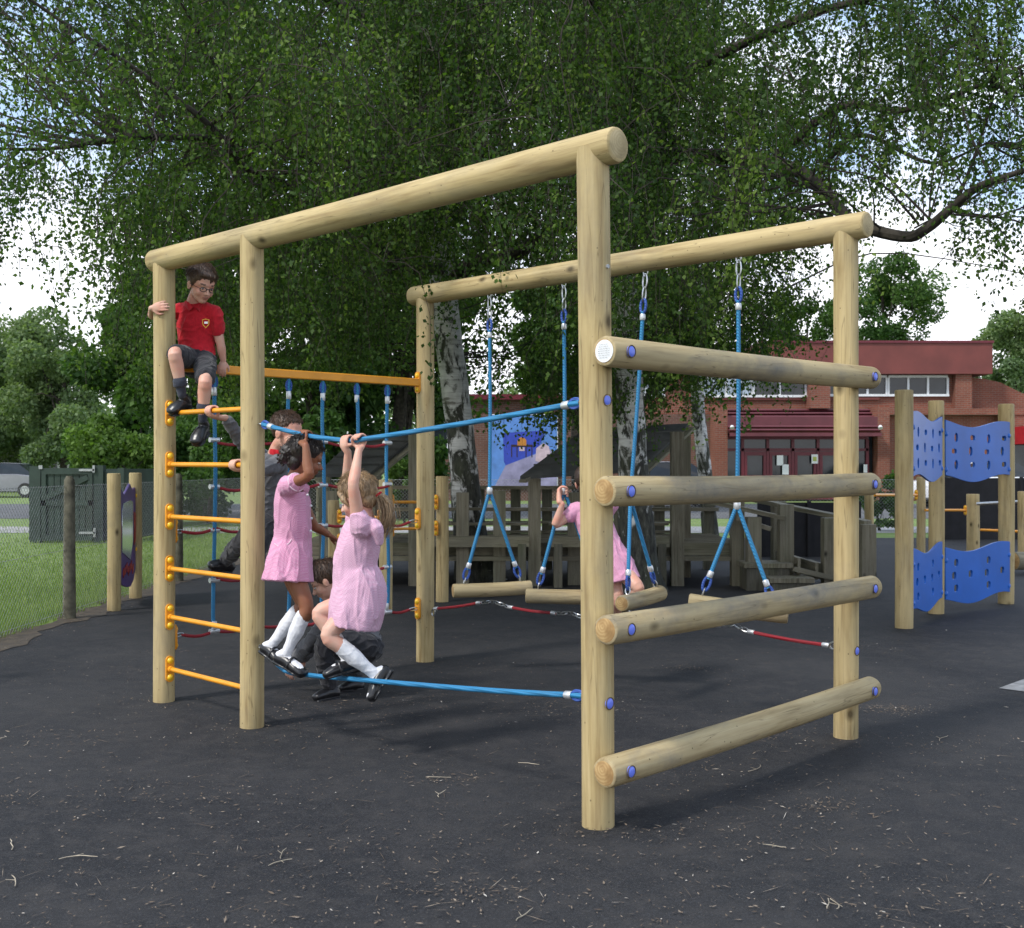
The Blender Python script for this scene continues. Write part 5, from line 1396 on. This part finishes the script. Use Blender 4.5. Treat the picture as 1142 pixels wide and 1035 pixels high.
def sock(body, an, kn, frac, he, to, mat, k=1.0):
    def f_(mb):
        top = an.lerp(kn, frac); limb(mb, [top, an.lerp(kn, frac*.6), an.lerp(kn, .2), an], [.041*k, .0415*k, .030*k, .0275*k], 4)
        foot(mb, an, he, to, k*.95, .002); limb(mb, [an, he.lerp(an, .3)], [.0265*k, .027*k], 0)
    return garment('sock', M[mat], body, f_, .0045, 2)
def shoe(body, an, he, to, k=1.0, jane=True):
    def f_(mb):
        d, u, s_ = foot(mb, an, he, to, k*.95, .0075, .006 if jane else .001, 1.12)
        L = (to-he).length; base = -u*.024*k
        mb.tube([he+d*.004+base, he+d*L*.4+base, he+d*L*.72+base, to-d*.012+base], [(.030*k, .0065), (.029*k, .0065), (.037*k, .0065), (.030*k, .0065)], 14, side=s_, cap='round', sub=3)
        mb.tube([he+d*.0+base, he+d*.035+base], [(.029*k, .013), (.029*k, .012)], 12, side=s_, cap='round')
        if not jane: limb(mb, [he.lerp(an, .72), he.lerp(an, .4)], [.027*k, .029*k], 0)
    o = garment('shoe', M['shoe'], body, f_, .004, 2)
    if jane:
        d = (to-he).normalized(); u = (an-he); u = (u-d*u.dot(d)).normalized(); s_ = d.cross(u); L = (to-he).length; c = he+d*L*.50+u*.004*k; mb = MB()
        P = [c+s_*math.cos(a_)*.037*k+u*math.sin(a_)*.040*k for a_ in [R(q) for q in range(-20, 201, 20)]]
        mb.tube(P, [(.0075, .003)]*len(P), 8, side=d); mb.build('strap', M['shoe'], o)
    return o
def hair_cap(mb, c, a, s, grow=.006, back=.010, upo=.012, fringe=True, low=-.03):
    S, F, U = a
    mb.ell(c+(U*(.025+upo)-F*(.012+back))*s, ((.070+grow)*s, (.082+grow)*s, (.074+grow)*s), a, 20, 12)
    mb.ell(c+(U*low-F*.050)*s, (.056*s, .042*s, .050*s), a, 16, 10)
    if fringe:
        mb.ell(c+(U*.066+F*.034)*s, (.056*s, .038*s, .026*s), a, 16, 10)
        for q in (-1, 1): mb.ell(c+(U*.02+S*q*.062+F*.0)*s, (.014*s, .026*s, .034*s), a, 12, 8)
def strands(mb, paths, r=.0016, n=1):
    for P in paths: mb.tube(P, [r]*(len(P)-1)+[r*.4], 4, sub=2)
def tufts(mb, c, a, s, n, seed, r=(.0022, .0035), ln=(.03, .05)):
    """short locks lying over the scalp"""
    S, F, U = a; rn = random.Random(seed); cc = c+(U*.034-F*.02)*s
    for i in range(n):
        th = rn.uniform(0, 6.28); ph = rn.uniform(.1, 1.5); d = (S*math.cos(th)*math.sin(ph)+F*math.sin(th)*math.sin(ph)+U*math.cos(ph))
        if d.dot(F) > .55 and d.dot(U) < .45: continue
        p = cc+V((0, 0, 0))+(S*d.dot(S)*.074+F*d.dot(F)*.087+U*d.dot(U)*.079)*s; crown = U*.9-F*.3
        t = (d-crown*d.dot(crown)); t = (t-d*t.dot(d)); t = t.normalized() if t.length > .05 else F
        L = rn.uniform(*ln)*s; q = p+t*L*.5+d*.001; w_ = p+t*L-d*L*.22; rr_ = rn.uniform(*r)
        mb.tube([p-d*.004, q, w_], [rr_, rr_, rr_*.4], 5)
bar0 = lambda px, i: on_plane(px, 480, P3, P1)
def on_rung(px, i):
    a, b_ = rungs[i]; q = on_plane(px, 480, a, b_); t = ((q-a).x)/((b_-a).x); return a.lerp(b_, t)

def wisps(hair, c, a, s, n, seed, matn, ln=(.03, .06), lift=.004, low=False):
    mb = MB(); S, F, U = a; rn = random.Random(seed); cc = c+(U*.034-F*.020)*s; crown = U*.9-F*.35
    for i in range(n):
        th = rn.uniform(0, 6.28); ph = rn.uniform(.05, 1.75 if low else 1.42); d = (S*math.cos(th)*math.sin(ph)+F*math.sin(th)*math.sin(ph)+U*math.cos(ph))
        if d.dot(F) > .50 and d.dot(U) < .5: continue
        if d.dot(U) < 0 and d.dot(F) > -.1: continue
        p = cc+(S*d.dot(S)*.0775+F*d.dot(F)*.0905+U*d.dot(U)*.083)*s; t = d-crown; t = t-d*t.dot(d); t = t.normalized() if t.length > .05 else F
        t = (t+V((rn.gauss(0, .25), rn.gauss(0, .25), rn.gauss(0, .25)))).normalized(); L = rn.uniform(*ln)*s; q = p+t*L*.5+d*rn.uniform(0, lift); w_ = p+t*L-d*(L*.16)+d*rn.uniform(-.002, lift)
        mb.tube([p-d*.003, q, w_], [.0013, .0012, .0005], 4)
    mb.build('hair_strands', M[matn] if isinstance(matn, str) else matn, hair)
# ---- 1 boy in red polo sitting on the orange bar
J = dict(pelvis=pt(219, 401, 6.74), waist=pt(219, 385, 6.75), chest=pt(218, 360, 6.74), neck=pt(216, 338, 6.71), head=pt(225, 317.5, 6.63), fwd=(.62, -.62, -.42), up=(.28, -.25, .93),
 shn=pt(202, 347, 6.74), eln=pt(171, 352, 6.70), wrn=pt(169, 344, 6.50), shf=pt(238, 348, 6.72), elf=pt(246, 384, 6.74), wrf=pt(249, 402, 6.77),
 hpn=pt(211, 401, 6.70), knn=pt(195, 394, 6.40), ann=pt(203, 440, 6.44), hen=pt(210, 452, 6.49), ton=pt(188, 459, 6.40),
 hpf=pt(229, 403, 6.70), knf=pt(229, 424, 6.40), anf=pt(226, 468, 6.44), hef=pt(229, 479, 6.48), tof=pt(217, 494, 6.37))
J['handn'] = lambda mb: open_hand(mb, J['wrn'], pt(186, 340, 6.46)-J['wrn'], (.1, 1, 0), .95, .35, 1, -1)
J['handf'] = lambda mb: open_hand(mb, J['wrf'], (-.12, -.1, -.9), (-.2, 1, 0), .9, .5, 1, 1)
b1, a = child('boy in red polo shirt and glasses sitting high on the orange bar', None, J, 'skin', 'lips', 'hair_brown', 1.0, (1, 0, 0), 1.03)
def f_(mb):
    limb(mb, [J['pelvis']-V((0, 0, -.015)), J['waist'], J['chest'], J['neck'].lerp(J['chest'], .35)], [(.112, .088), (.104, .082), (.115, .084), (.075, .062)], 5, 22, V((1, 0, 0)))
    for s_ in 'nf':
        limb(mb, [J['neck'].lerp(J['chest'], .45), J['sh'+s_], J['sh'+s_].lerp(J['el'+s_], .55)], [.048, .046, .044], 3)
po = garment('polo_shirt', M['red_cloth'], b1, f_, .0055, 9)
mb = MB(); S, F, U = basis((.3, -.9, .1), (0, 0, 1)); nk = J['neck']+V((0, 0, -.012))
for q in (-1, 1): mb.tube([nk-F*.045+U*.012, nk+S*q*.048+U*.006, nk+S*q*.036+F*.045-U*.012, nk+S*q*.02+F*.062-U*.04], [(.018, .005)]*4, 8, sub=3, side=V((0, 0, 1)))
mb.build('collar', M['red_cloth'], po)
mb = MB(); ec = pt(229.5, 361, 6.642); sh_ = [(-.018, .022), (0, .026), (.018, .022), (.017, -.004), (0, -.024), (-.017, -.004)]
mb.tube([ec+V((x, x*.12, z)) for x, z in sh_], .0028, 5, closed=True); em = mb.build('emblem', M['emblem'], po)
mb = MB(); mb.box(ec+V((.002, 0, .006)), (.020, .006, .012)); mb.build('emblem_patch', M['paper'], em)
def f_(mb):
    limb(mb, [J['pelvis']+V((0, 0, .01)), J['pelvis']-V((0, 0, .02))], [(.108, .092), (.10, .09)], 0, 20, V((1, 0, 0)))
    for s_ in 'nf': limb(mb, [J['hp'+s_], J['hp'+s_].lerp(J['kn'+s_], .5), J['hp'+s_].lerp(J['kn'+s_], .86)], [.066, .062, .056], 3)
garment('shorts', M['grey_short'], b1, f_)
for s_ in 'nf':
    sock(b1, J['an'+s_], J['kn'+s_], .33, J['he'+s_], J['to'+s_], 'sock_grey', .93); shoe(b1, J['an'+s_], J['he'+s_], J['to'+s_], 1.08, False)
c = J['head']
def f_(mb): hair_cap(mb, c, a, 1.03, .008, .012, .012, True, .002); tufts(mb, c, a, 1.05, 260, 4)
wisps(garment('hair', M['hair_brown'], b1, f_, .0035, 1), c, a, 1.05, 1100, 41, 'hair_brown', (.02, .04), .002)
S, F, U = a; mb = MB()
for q in (-1, 1):
    ec = c+F*.079+S*q*.030-U*.006; mb.tube([ec+S*math.cos(t_)*.021+U*math.sin(t_)*.0125 for t_ in [R(x) for x in range(0, 360, 24)]], .0021, 5, closed=True)
    mb.tube([ec+S*q*.021+U*.004, c+S*q*.074+F*.04, c+S*q*.079-F*.01], .0016, 5)
mb.tube([c+F*.080+S*.009, c+F*.085, c+F*.080-S*.009], .0016, 5); mb.build('glasses', M['rubber'], b1)

# ---- 2 boy in grey jumper climbing behind the ladder
h1, h2 = on_rung(236, 0), on_rung(263, 1); rd = (P1-P3).normalized()
K = dict(pelvis=pt(296, 577, 6.50), waist=pt(299, 556, 6.48), chest=pt(303, 530, 6.46), neck=pt(307, 507, 6.43), head=pt(321, 483, 6.38), fwd=(.86, -.42, -.22), up=(.2, -.05, .97),
 shn=pt(312, 517, 6.33), eln=pt(288, 524, 6.20), wrn=h2+V((.055, .06, .0)), shf=pt(297, 512, 6.56), elf=pt(272, 494, 6.42), wrf=h1+V((.055, .09, -.035)),
 hpn=pt(300, 580, 6.42), knn=pt(285, 616, 6.25), ann=pt(282, 658, 6.48), hen=pt(285, 667, 6.52), ton=pt(275, 672, 6.40),
 hpf=pt(292, 578, 6.58), knf=pt(277, 596, 6.35), anf=pt(252, 624, 6.72), hef=pt(258, 634, 6.76), tof=pt(233, 630, 6.66))
K['handn'] = lambda mb: grip(mb, h2, rd, K['wrn'], .0135, .95, 1, 1)
K['handf'] = lambda mb: grip(mb, h1, rd, K['wrf'], .0135, .95, 1, 1)
b2, a = child('open mouthed boy in grey jumper with red collar climbing behind the orange rungs', None, K, 'skin', 'lips', 'hair_brown', 1.0, (.3, 1, 0), 1.05)
def f_(mb):
    limb(mb, [K['pelvis'], K['waist'], K['chest'], K['neck'].lerp(K['chest'], .35)], [(.112, .09), (.108, .085), (.118, .088), (.078, .065)], 5, 22, V((.3, 1, 0)))
    for s_ in 'nf': limb(mb, [K['neck'].lerp(K['chest'], .45), K['sh'+s_], K['el'+s_], K['el'+s_].lerp(K['wr'+s_], .88)], [.05, .05, .041, .032], 4)
garment('jumper', M['grey_knit'], b2, f_, .0055, 8)
mb = MB(); nk = K['neck']+V((.008, 0, .004)); S, F, U = basis((.86, -.42, .25), (0, 0, 1))
for q in (-1, 1): mb.tube([nk-F*.045+U*.014, nk+S*q*.048+U*.008, nk+S*q*.034+F*.046-U*.016, nk+S*q*.014+F*.066-U*.05], [(.020, .006)]*4, 8, sub=3, side=V((0, 0, 1)))
mb.build('collar', M['red_cloth'], b2)
def f_(mb):
    limb(mb, [K['pelvis']+V((0, 0, .02)), K['pelvis']-V((0, 0, .02))], [(.108, .09), (.104, .09)], 0, 20, V((.3, 1, 0)))
    for s_ in 'nf': limb(mb, [K['hp'+s_], K['kn'+s_], K['kn'+s_].lerp(K['an'+s_], .96)], [.068, .056, .044], 4)
garment('trousers', M['grey_short'], b2, f_)
for s_ in 'nf': shoe(b2, K['an'+s_], K['he'+s_], K['to'+s_], 1.1, False)
c = K['head']
def f_(mb): hair_cap(mb, c, a, 1.05, .004, .014, .010, False, .006); mb.ell(c+(a[2]*.074+a[1]*.022)*1.05, (.050, .040, .020), a, 16, 10); tufts(mb, c, a, 1.03, 260, 5, (.0018, .003), (.018, .03))
wisps(garment('hair', M['hair_brown'], b2, f_, .0035, 1), c, a, 1.05, 900, 42, 'hair_brown', (.015, .03), .003)

# ---- 3 dark haired girl in pink standing on the foot rope
hr = front(341, 485.5); rdir = (front(360, 488)-front(325, 482)).normalized(); fr_ = front(322, 749)
Yk = hr.y; yo = fr_.y
G3 = dict(pelvis=pt(324, 625, 5.67), waist=pt(326, 595, 5.67), chest=pt(325, 562, 5.66), neck=pt(328, 537, 5.65), head=pt(342, 511, 5.63), fwd=(.9, .30, -.32), up=(.28, .0, .96),
 shn=pt(321, 543, 5.55), eln=pt(344, 530, 5.42), wrn=pt(341, 497, 5.44), shf=pt(330, 546, 5.78), elf=pt(350, 586, 5.86), wrf=pt(366, 596, 5.93),
 hpn=pt(323, 625, 5.63), knn=pt(342, 678, 5.58), ann=pt(320, 727, 5.60), hen=pt(309, 733, 5.63), ton=pt(341, 751, 5.55),
 hpf=pt(322, 630, 5.74), knf=pt(337, 674, 5.72), anf=pt(304, 718, 5.74), hef=pt(294, 722, 5.77), tof=pt(316, 738, 5.70))
G3['handn'] = lambda mb: grip(mb, hr, rdir, G3['wrn'], .0115, .92, -1, 1)
G3['handf'] = lambda mb: open_hand(mb, G3['wrf'], (.5, .1, -.35), (-.2, -.3, -1), .9, .6, 1, 1)
b3, a = child('dark haired girl in pink dress standing on one blue rope, holding the other', None, G3, 'skin_dark', 'lips_dark', 'hair_dark', .95, (.15, 1, 0), .98)
def f_(mb):
    loft_dress(mb, [(pt(329, 539, 5.66), .055, .045), (pt(325, 545, 5.66), .110, .070), (pt(325, 560, 5.66), .112, .085), (pt(327, 582, 5.66), .103, .088), (pt(326, 600, 5.67), .105, .088), (pt(323, 622, 5.665), .138, .108), (pt(321, 648, 5.655), .162, .124)], (0, 1, 0), .06)
    for s_ in 'nf': limb(mb, [G3['neck'].lerp(G3['chest'], .6), G3['sh'+s_], G3['sh'+s_].lerp(G3['el'+s_], .35)], [.045, .050, .046], 3)
dr3 = garment('dress', M['pink'], b3, f_, .005, 6)
def neck_collar(j, drs, matn, fx):
    nk = j['neck']+V((0, 0, -.008)); S, F, U = basis((fx, .1, .0), (0, 0, 1)); mb = MB()
    for q in (-1, 1): mb.tube([nk-F*.044+U*.010, nk+S*q*.050+U*.0, nk+S*q*.038+F*.048-U*.016, nk+S*q*.012+F*.070-U*.03], [(.017, .005)]*4, 8, sub=3, side=V((0, 0, 1)))
    mb.build('collar', M[matn], drs)
neck_collar(G3, dr3, 'pink', 1)
for x, y in ((343, 552), (347, 564), (347.5, 578), (346.5, 592)):
    mb = MB(); mb.ell(pt(x, y, 5.62), .0065, None, 10, 6); mb.build('button', M['white'], dr3)
mb = MB(); P = [pt(x, y, 5.575-.02*math.sin((x-306)/22*3.14)) for x, y in ((306, 606), (310, 609), (316, 609), (322, 606), (326, 600))]; mb.tube(P, .0025, 5, sub=3); mb.build('pocket_trim', M['pink_trim'], dr3)
mb = MB()
el3 = G3['shn'].lerp(G3['eln'], .42); dd_ = (G3['eln']-G3['shn']).normalized(); u = dd_.orthogonal().normalized(); v = dd_.cross(u)
mb.tube([el3+(u*math.cos(t_)+v*math.sin(t_))*.0445 for t_ in [R(x) for x in range(0, 360, 20)]], .0035, 6, closed=True); mb.build('sleeve_trim', M['pink_trim'], dr3)
for s_ in 'nf': sock(b3, G3['an'+s_], G3['kn'+s_], .80, G3['he'+s_], G3['to'+s_], 'sock_white', .93); shoe(b3, G3['an'+s_], G3['he'+s_], G3['to'+s_], .95)
c = G3['head']
def f_(mb):
    hair_cap(mb, c, a, .98, .006, .010, .010, False); S, F, U = a; mb.ell(c+U*.072+F*.022, (.052, .04, .02), a, 16, 10)
    bc = c-F*.098+U*.004; mb.ell(bc, (.038, .034, .042), a, 14, 10); mb.ell(bc-U*.035-F*.004, (.030, .026, .032), a, 14, 10); rn = random.Random(3)
    for i in range(170):
        d = V((rn.gauss(0, 1), rn.gauss(0, 1), rn.gauss(0, 1))).normalized(); p = bc-U*rn.choice((0, .035))+d*.037; mb.tube([p, p+d*.008+V((rn.uniform(-.006, .006), 0, rn.uniform(-.006, .006)))], [.0045, .002], 5)
    tufts(mb, c, a, .99, 160, 8, (.002, .0032), (.03, .045))
wisps(garment('hair', M['hair_dark'], b3, f_, .0035, 1), c, a, 1.0, 800, 43, 'hair_dark', (.02, .045), .008)

# ---- 4 blonde girl hanging from the hand rope
ha, hb = front(401, 490), front(388, 491.4); rd4 = (front(415, 488.5)-front(398, 490.5)).normalized()
G4 = dict(pelvis=pt(398, 668, 5.33), waist=pt(400, 640, 5.33), chest=pt(402, 607, 5.33), neck=pt(409, 582, 5.33), head=pt(398, 556, 5.335), fwd=(-.90, .25, -.35), up=(-.28, .0, .95),
 shn=pt(400, 586, 5.22), eln=pt(394, 541, 5.17), wrn=pt(400, 503, 5.235), shf=pt(396, 588, 5.44), elf=pt(387, 546, 5.41), wrf=pt(388, 504, 5.34),
 hpn=pt(397, 672, 5.29), knn=pt(366, 709, 5.22), ann=pt(418, 752, 5.27), hen=pt(431, 746, 5.29), ton=pt(411, 781, 5.23),
 hpf=pt(396, 668, 5.41), knf=pt(356, 684, 5.38), anf=pt(386, 733, 5.37), hef=pt(399, 741, 5.38), tof=pt(360, 752, 5.33))
G4['handn'] = lambda mb: grip(mb, ha, rd4, G4['wrn'], .0115, .92, -1, -1)
G4['handf'] = lambda mb: grip(mb, hb, rd4, G4['wrf'], .0115, .92, 1, 1)
b4, a = child('blonde girl with ponytail in pale pink dress hanging by both hands from the blue rope', None, G4, 'skin', 'lips', 'hair_blonde', .97, (0, 1, 0), 1.0)
M['pink2'] = mat_cloth('paler pink gingham', (.62, .33, .46), (.69, .46, .57), check=170)
def f_(mb):
    loft_dress(mb, [(pt(407, 584, 5.33), .055, .045), (pt(402, 591, 5.33), .112, .078), (pt(400, 608, 5.33), .116, .096), (pt(396, 632, 5.33), .112, .103), (pt(400, 655, 5.325), .138, .126), (pt(398, 676, 5.32), .150, .130), (pt(394, 699, 5.315), .150, .118)], (0, 1, 0), .045, 7)
    for s_ in 'nf': limb(mb, [G4['neck'].lerp(G4['chest'], .6), G4['sh'+s_]+V((.015, 0, -.005)), G4['sh'+s_].lerp(G4['el'+s_], .20)+V((.006, 0, 0))], [.045, .054, .044], 3)
    mb.tube([pt(410, 584, 5.23), pt(420, 590, 5.21), pt(423, 604, 5.22)], [.030, .036, .022], 12, cap='round', sub=3)
dr4 = garment('dress', M['pink2'], b4, f_, .005, 6); neck_collar(G4, dr4, 'pink2', -1)
for s_, fr4 in (('n', .84), ('f', .55)): sock(b4, G4['an'+s_], G4['kn'+s_], fr4*.86, G4['he'+s_], G4['to'+s_], 'sock_white', .95); shoe(b4, G4['an'+s_], G4['he'+s_], G4['to'+s_], .97)
c = G4['head']; S, F, U = a
def f_(mb):
    hair_cap(mb, c, a, 1.0, .006, .012, .010, False, -.018); mb.ell(c+U*.074+F*.022, (.054, .042, .02), a, 16, 10)
    for q in (-1, 1): mb.tube([c+U*.05+F*.055+S*q*.035, c+U*.01+F*.035+S*q*.066, c-U*.03+F*.02+S*q*.064], [.014, .012, .004], 8, cap='round', sub=3)
    t0 = c-F*.095+U*.018; t0p = pt(421, 551, 5.33); P0 = t0p
    P = [c-F*.07+U*.03, P0, pt(429, 560, 5.33), pt(432, 578, 5.33), pt(425, 594, 5.33)]
    mb.tube(P, [.030, .017, .030, .026, .006], 12, cap='round', sub=4); rn = random.Random(9)
    for i in range(60):
        o1 = V((rn.gauss(0, .010), rn.gauss(0, .014), rn.gauss(0, .008))); mb.tube([P[1]+o1*.3, P[2]+o1*1.3, P[3]+o1*1.6, P[4]+o1*1.5+V((0, 0, rn.uniform(-.02, .01)))], [.003, .0035, .003, .0015], 5, sub=2)
    tufts(mb, c, a, 1.0, 220, 12, (.0018, .003), (.04, .06))
hr4 = garment('hair', M['hair_blonde'], b4, f_, .0035, 1); wisps(hr4, c, a, 1.0, 1100, 44, 'hair_blonde', (.03, .05), .002)
mb = MB(); rn = random.Random(77)
for i in range(140):
    o1 = V((rn.gauss(0, .008), rn.gauss(0, .012), rn.gauss(0, .008))); e_ = V((rn.gauss(0, .015), rn.gauss(0, .012), rn.uniform(-.03, .02)))
    mb.tube([pt(421, 551, 5.33)+o1*.4, pt(429, 561, 5.33)+o1*2.4, pt(431, 578, 5.33)+o1*2.8+e_*.4, pt(425, 592, 5.33)+o1*2.2+e_], [.0013, .0013, .0011, .0005], 4, sub=2)
mb.build('ponytail_strands', M['hair_blonde'], hr4)
mb = MB(); cc = pt(421.5, 552, 5.33); dd_ = (pt(429, 562, 5.33)-pt(416, 546, 5.33)).normalized(); u = dd_.orthogonal().normalized(); v = dd_.cross(u); mb.tube([cc+(u*math.cos(t_)+v*math.sin(t_))*.018 for t_ in [R(x) for x in range(0, 360, 30)]], .006, 7, closed=True); mb.build('hair_band', M['red_cloth'], hr4)

# ---- 5 crouching boy in grey
G5 = dict(pelvis=pt(408, 716, 6.72), waist=pt(400, 704, 6.70), chest=pt(387, 690, 6.66), neck=pt(372, 672, 6.62), head=pt(362, 648, 6.58), fwd=(-.82, -.1, -.55), up=(-.5, .0, .86),
 shn=pt(368, 688, 6.52), eln=pt(346, 716, 6.62), wrn=pt(325, 742, 6.80), shf=pt(376, 684, 6.80), elf=pt(352, 712, 6.95), wrf=pt(338, 735, 7.0),
 hpn=pt(408, 720, 6.62), knn=pt(363, 716, 6.50), ann=pt(368, 764, 6.62), hen=pt(376, 774, 6.64), ton=pt(350, 778, 6.54),
 hpf=pt(408, 718, 6.82), knf=pt(374, 710, 6.86), anf=pt(396, 757, 6.92), hef=pt(403, 766, 6.93), tof=pt(378, 768, 6.84))
G5['handn'] = lambda mb: open_hand(mb, G5['wrn'], (-.25, .25, -.85), (.3, 1, 0), .95, .5, 1, 1)
G5['handf'] = lambda mb: open_hand(mb, G5['wrf'], (-.35, .1, -.9), (0, -1, 0), .95, .5, 1, 1)
b5, a = child('crouching boy in grey jumper and dark trousers reaching down behind the two girls', None, G5, 'skin', 'lips', 'hair_brown', 1.0, (0, 1, 0), 1.03)
def f_(mb):
    limb(mb, [G5['pelvis']+V((-.01, 0, .02)), G5['waist'], G5['chest'], G5['neck'].lerp(G5['chest'], .35)], [(.118, .10), (.116, .092), (.118, .09), (.078, .065)], 5, 22, V((0, 1, 0)))
    for s_ in 'nf': limb(mb, [G5['neck'].lerp(G5['chest'], .45), G5['sh'+s_], G5['el'+s_], G5['el'+s_].lerp(G5['wr'+s_], .88)], [.05, .05, .043, .036], 4)
garment('jumper', M['grey_knit'], b5, f_)
mb = MB(); nk = G5['neck']; mb.tube([nk+V((math.cos(t_)*.030, math.sin(t_)*.046, .02+math.cos(t_)*.022)) for t_ in [R(x) for x in range(0, 360, 24)]], .009, 7, closed=True); mb.build('collar', M['red_cloth'], b5)
def f_(mb):
    limb(mb, [G5['pelvis'], G5['pelvis']+V((.02, 0, -.03))], [(.112, .10), (.11, .085)], 0, 20, V((0, 1, 0)))
    for s_ in 'nf': limb(mb, [G5['hp'+s_], G5['kn'+s_], G5['kn'+s_].lerp(G5['an'+s_], .97)], [.075, .060, .047], 4)
garment('trousers', M['grey_short'], b5, f_)
for s_ in 'nf': shoe(b5, G5['an'+s_], G5['he'+s_], G5['to'+s_], 1.08, False)
c = G5['head']
def f_(mb): hair_cap(mb, c, a, 1.03, .008, .012, .010, True, .002); tufts(mb, c, a, 1.05, 260, 14)
wisps(garment('hair', M['hair_brown'], b5, f_, .0035, 1), c, a, 1.05, 900, 45, 'hair_brown')

# ---- 6 girl in pink on the log swing, behind the near post
hs6 = pt(629, 549, 6.99)
G6 = dict(pelvis=pt(684, 628, 6.92), waist=pt(676, 610, 6.94), chest=pt(665, 585, 6.97), neck=pt(657, 562, 7.0), head=pt(656, 538, 7.02), fwd=(.25, .93, .05), up=(-.05, 0, 1),
 shn=pt(644, 569, 7.0), eln=pt(620, 585, 6.96), wrn=pt(627, 562, 6.93), shf=pt(676, 570, 6.98), elf=pt(690, 552, 6.9), wrf=pt(700, 545, 6.72),
 hpn=pt(692, 634, 6.9), knn=pt(712, 656, 6.78), ann=pt(700, 676, 6.98), hen=pt(697, 680, 7.04), ton=pt(699, 690, 6.92),
 hpf=pt(680, 634, 6.95), knf=pt(689, 668, 6.85), anf=pt(684, 698, 7.05), hef=pt(682, 706, 7.08), tof=pt(689, 711, 6.95))
G6['handn'] = lambda mb: grip(mb, hs6, (0, 0, 1), pt(624, 560, 6.93), .0115, .95, 1, 1)
G6['handf'] = lambda mb: grip(mb, pt(704, 540, 6.60), (0, 0, 1), G6['wrf'], .0115, .95, -1, 1)
b6, a = child('girl in pink dress on the log swings, mostly hidden behind the nearest post', None, G6, 'skin', 'lips', 'hair_dark', .97, (1, .1, 0), 1.0)
def f_(mb):
    loft_dress(mb, [(pt(657, 563, 7.0), .05, .045), (pt(658, 571, 7.0), .105, .07), (pt(665, 588, 6.97), .108, .082), (pt(674, 608, 6.94), .100, .082), (pt(682, 628, 6.92), .125, .10), (pt(688, 650, 6.90), .145, .115)], (1, 0, 0), .06)
    for s_ in 'nf': limb(mb, [G6['neck'].lerp(G6['chest'], .6), G6['sh'+s_], G6['sh'+s_].lerp(G6['el'+s_], .35)], [.045, .050, .046], 3)
garment('dress', M['pink'], b6, f_, .005, 2)
for s_ in 'nf': sock(b6, G6['an'+s_], G6['kn'+s_], .35, G6['he'+s_], G6['to'+s_], 'sock_white', .93); shoe(b6, G6['an'+s_], G6['he'+s_], G6['to'+s_], .95)
c = G6['head']; S, F, U = a
def f_(mb):
    hair_cap(mb, c, a, 1.0, .008, .012, .010); mb.tube([c-F*.09+U*.02, c-F*.12-U*.01, c-F*.11-U*.09], [.02, .026, .008], 12, cap='round', sub=3); tufts(mb, c, a, 1.0, 160, 15)
garment('hair', mat_hair('deep brown hair', (.045, .024, .016)), b6, f_, .0035, 1)
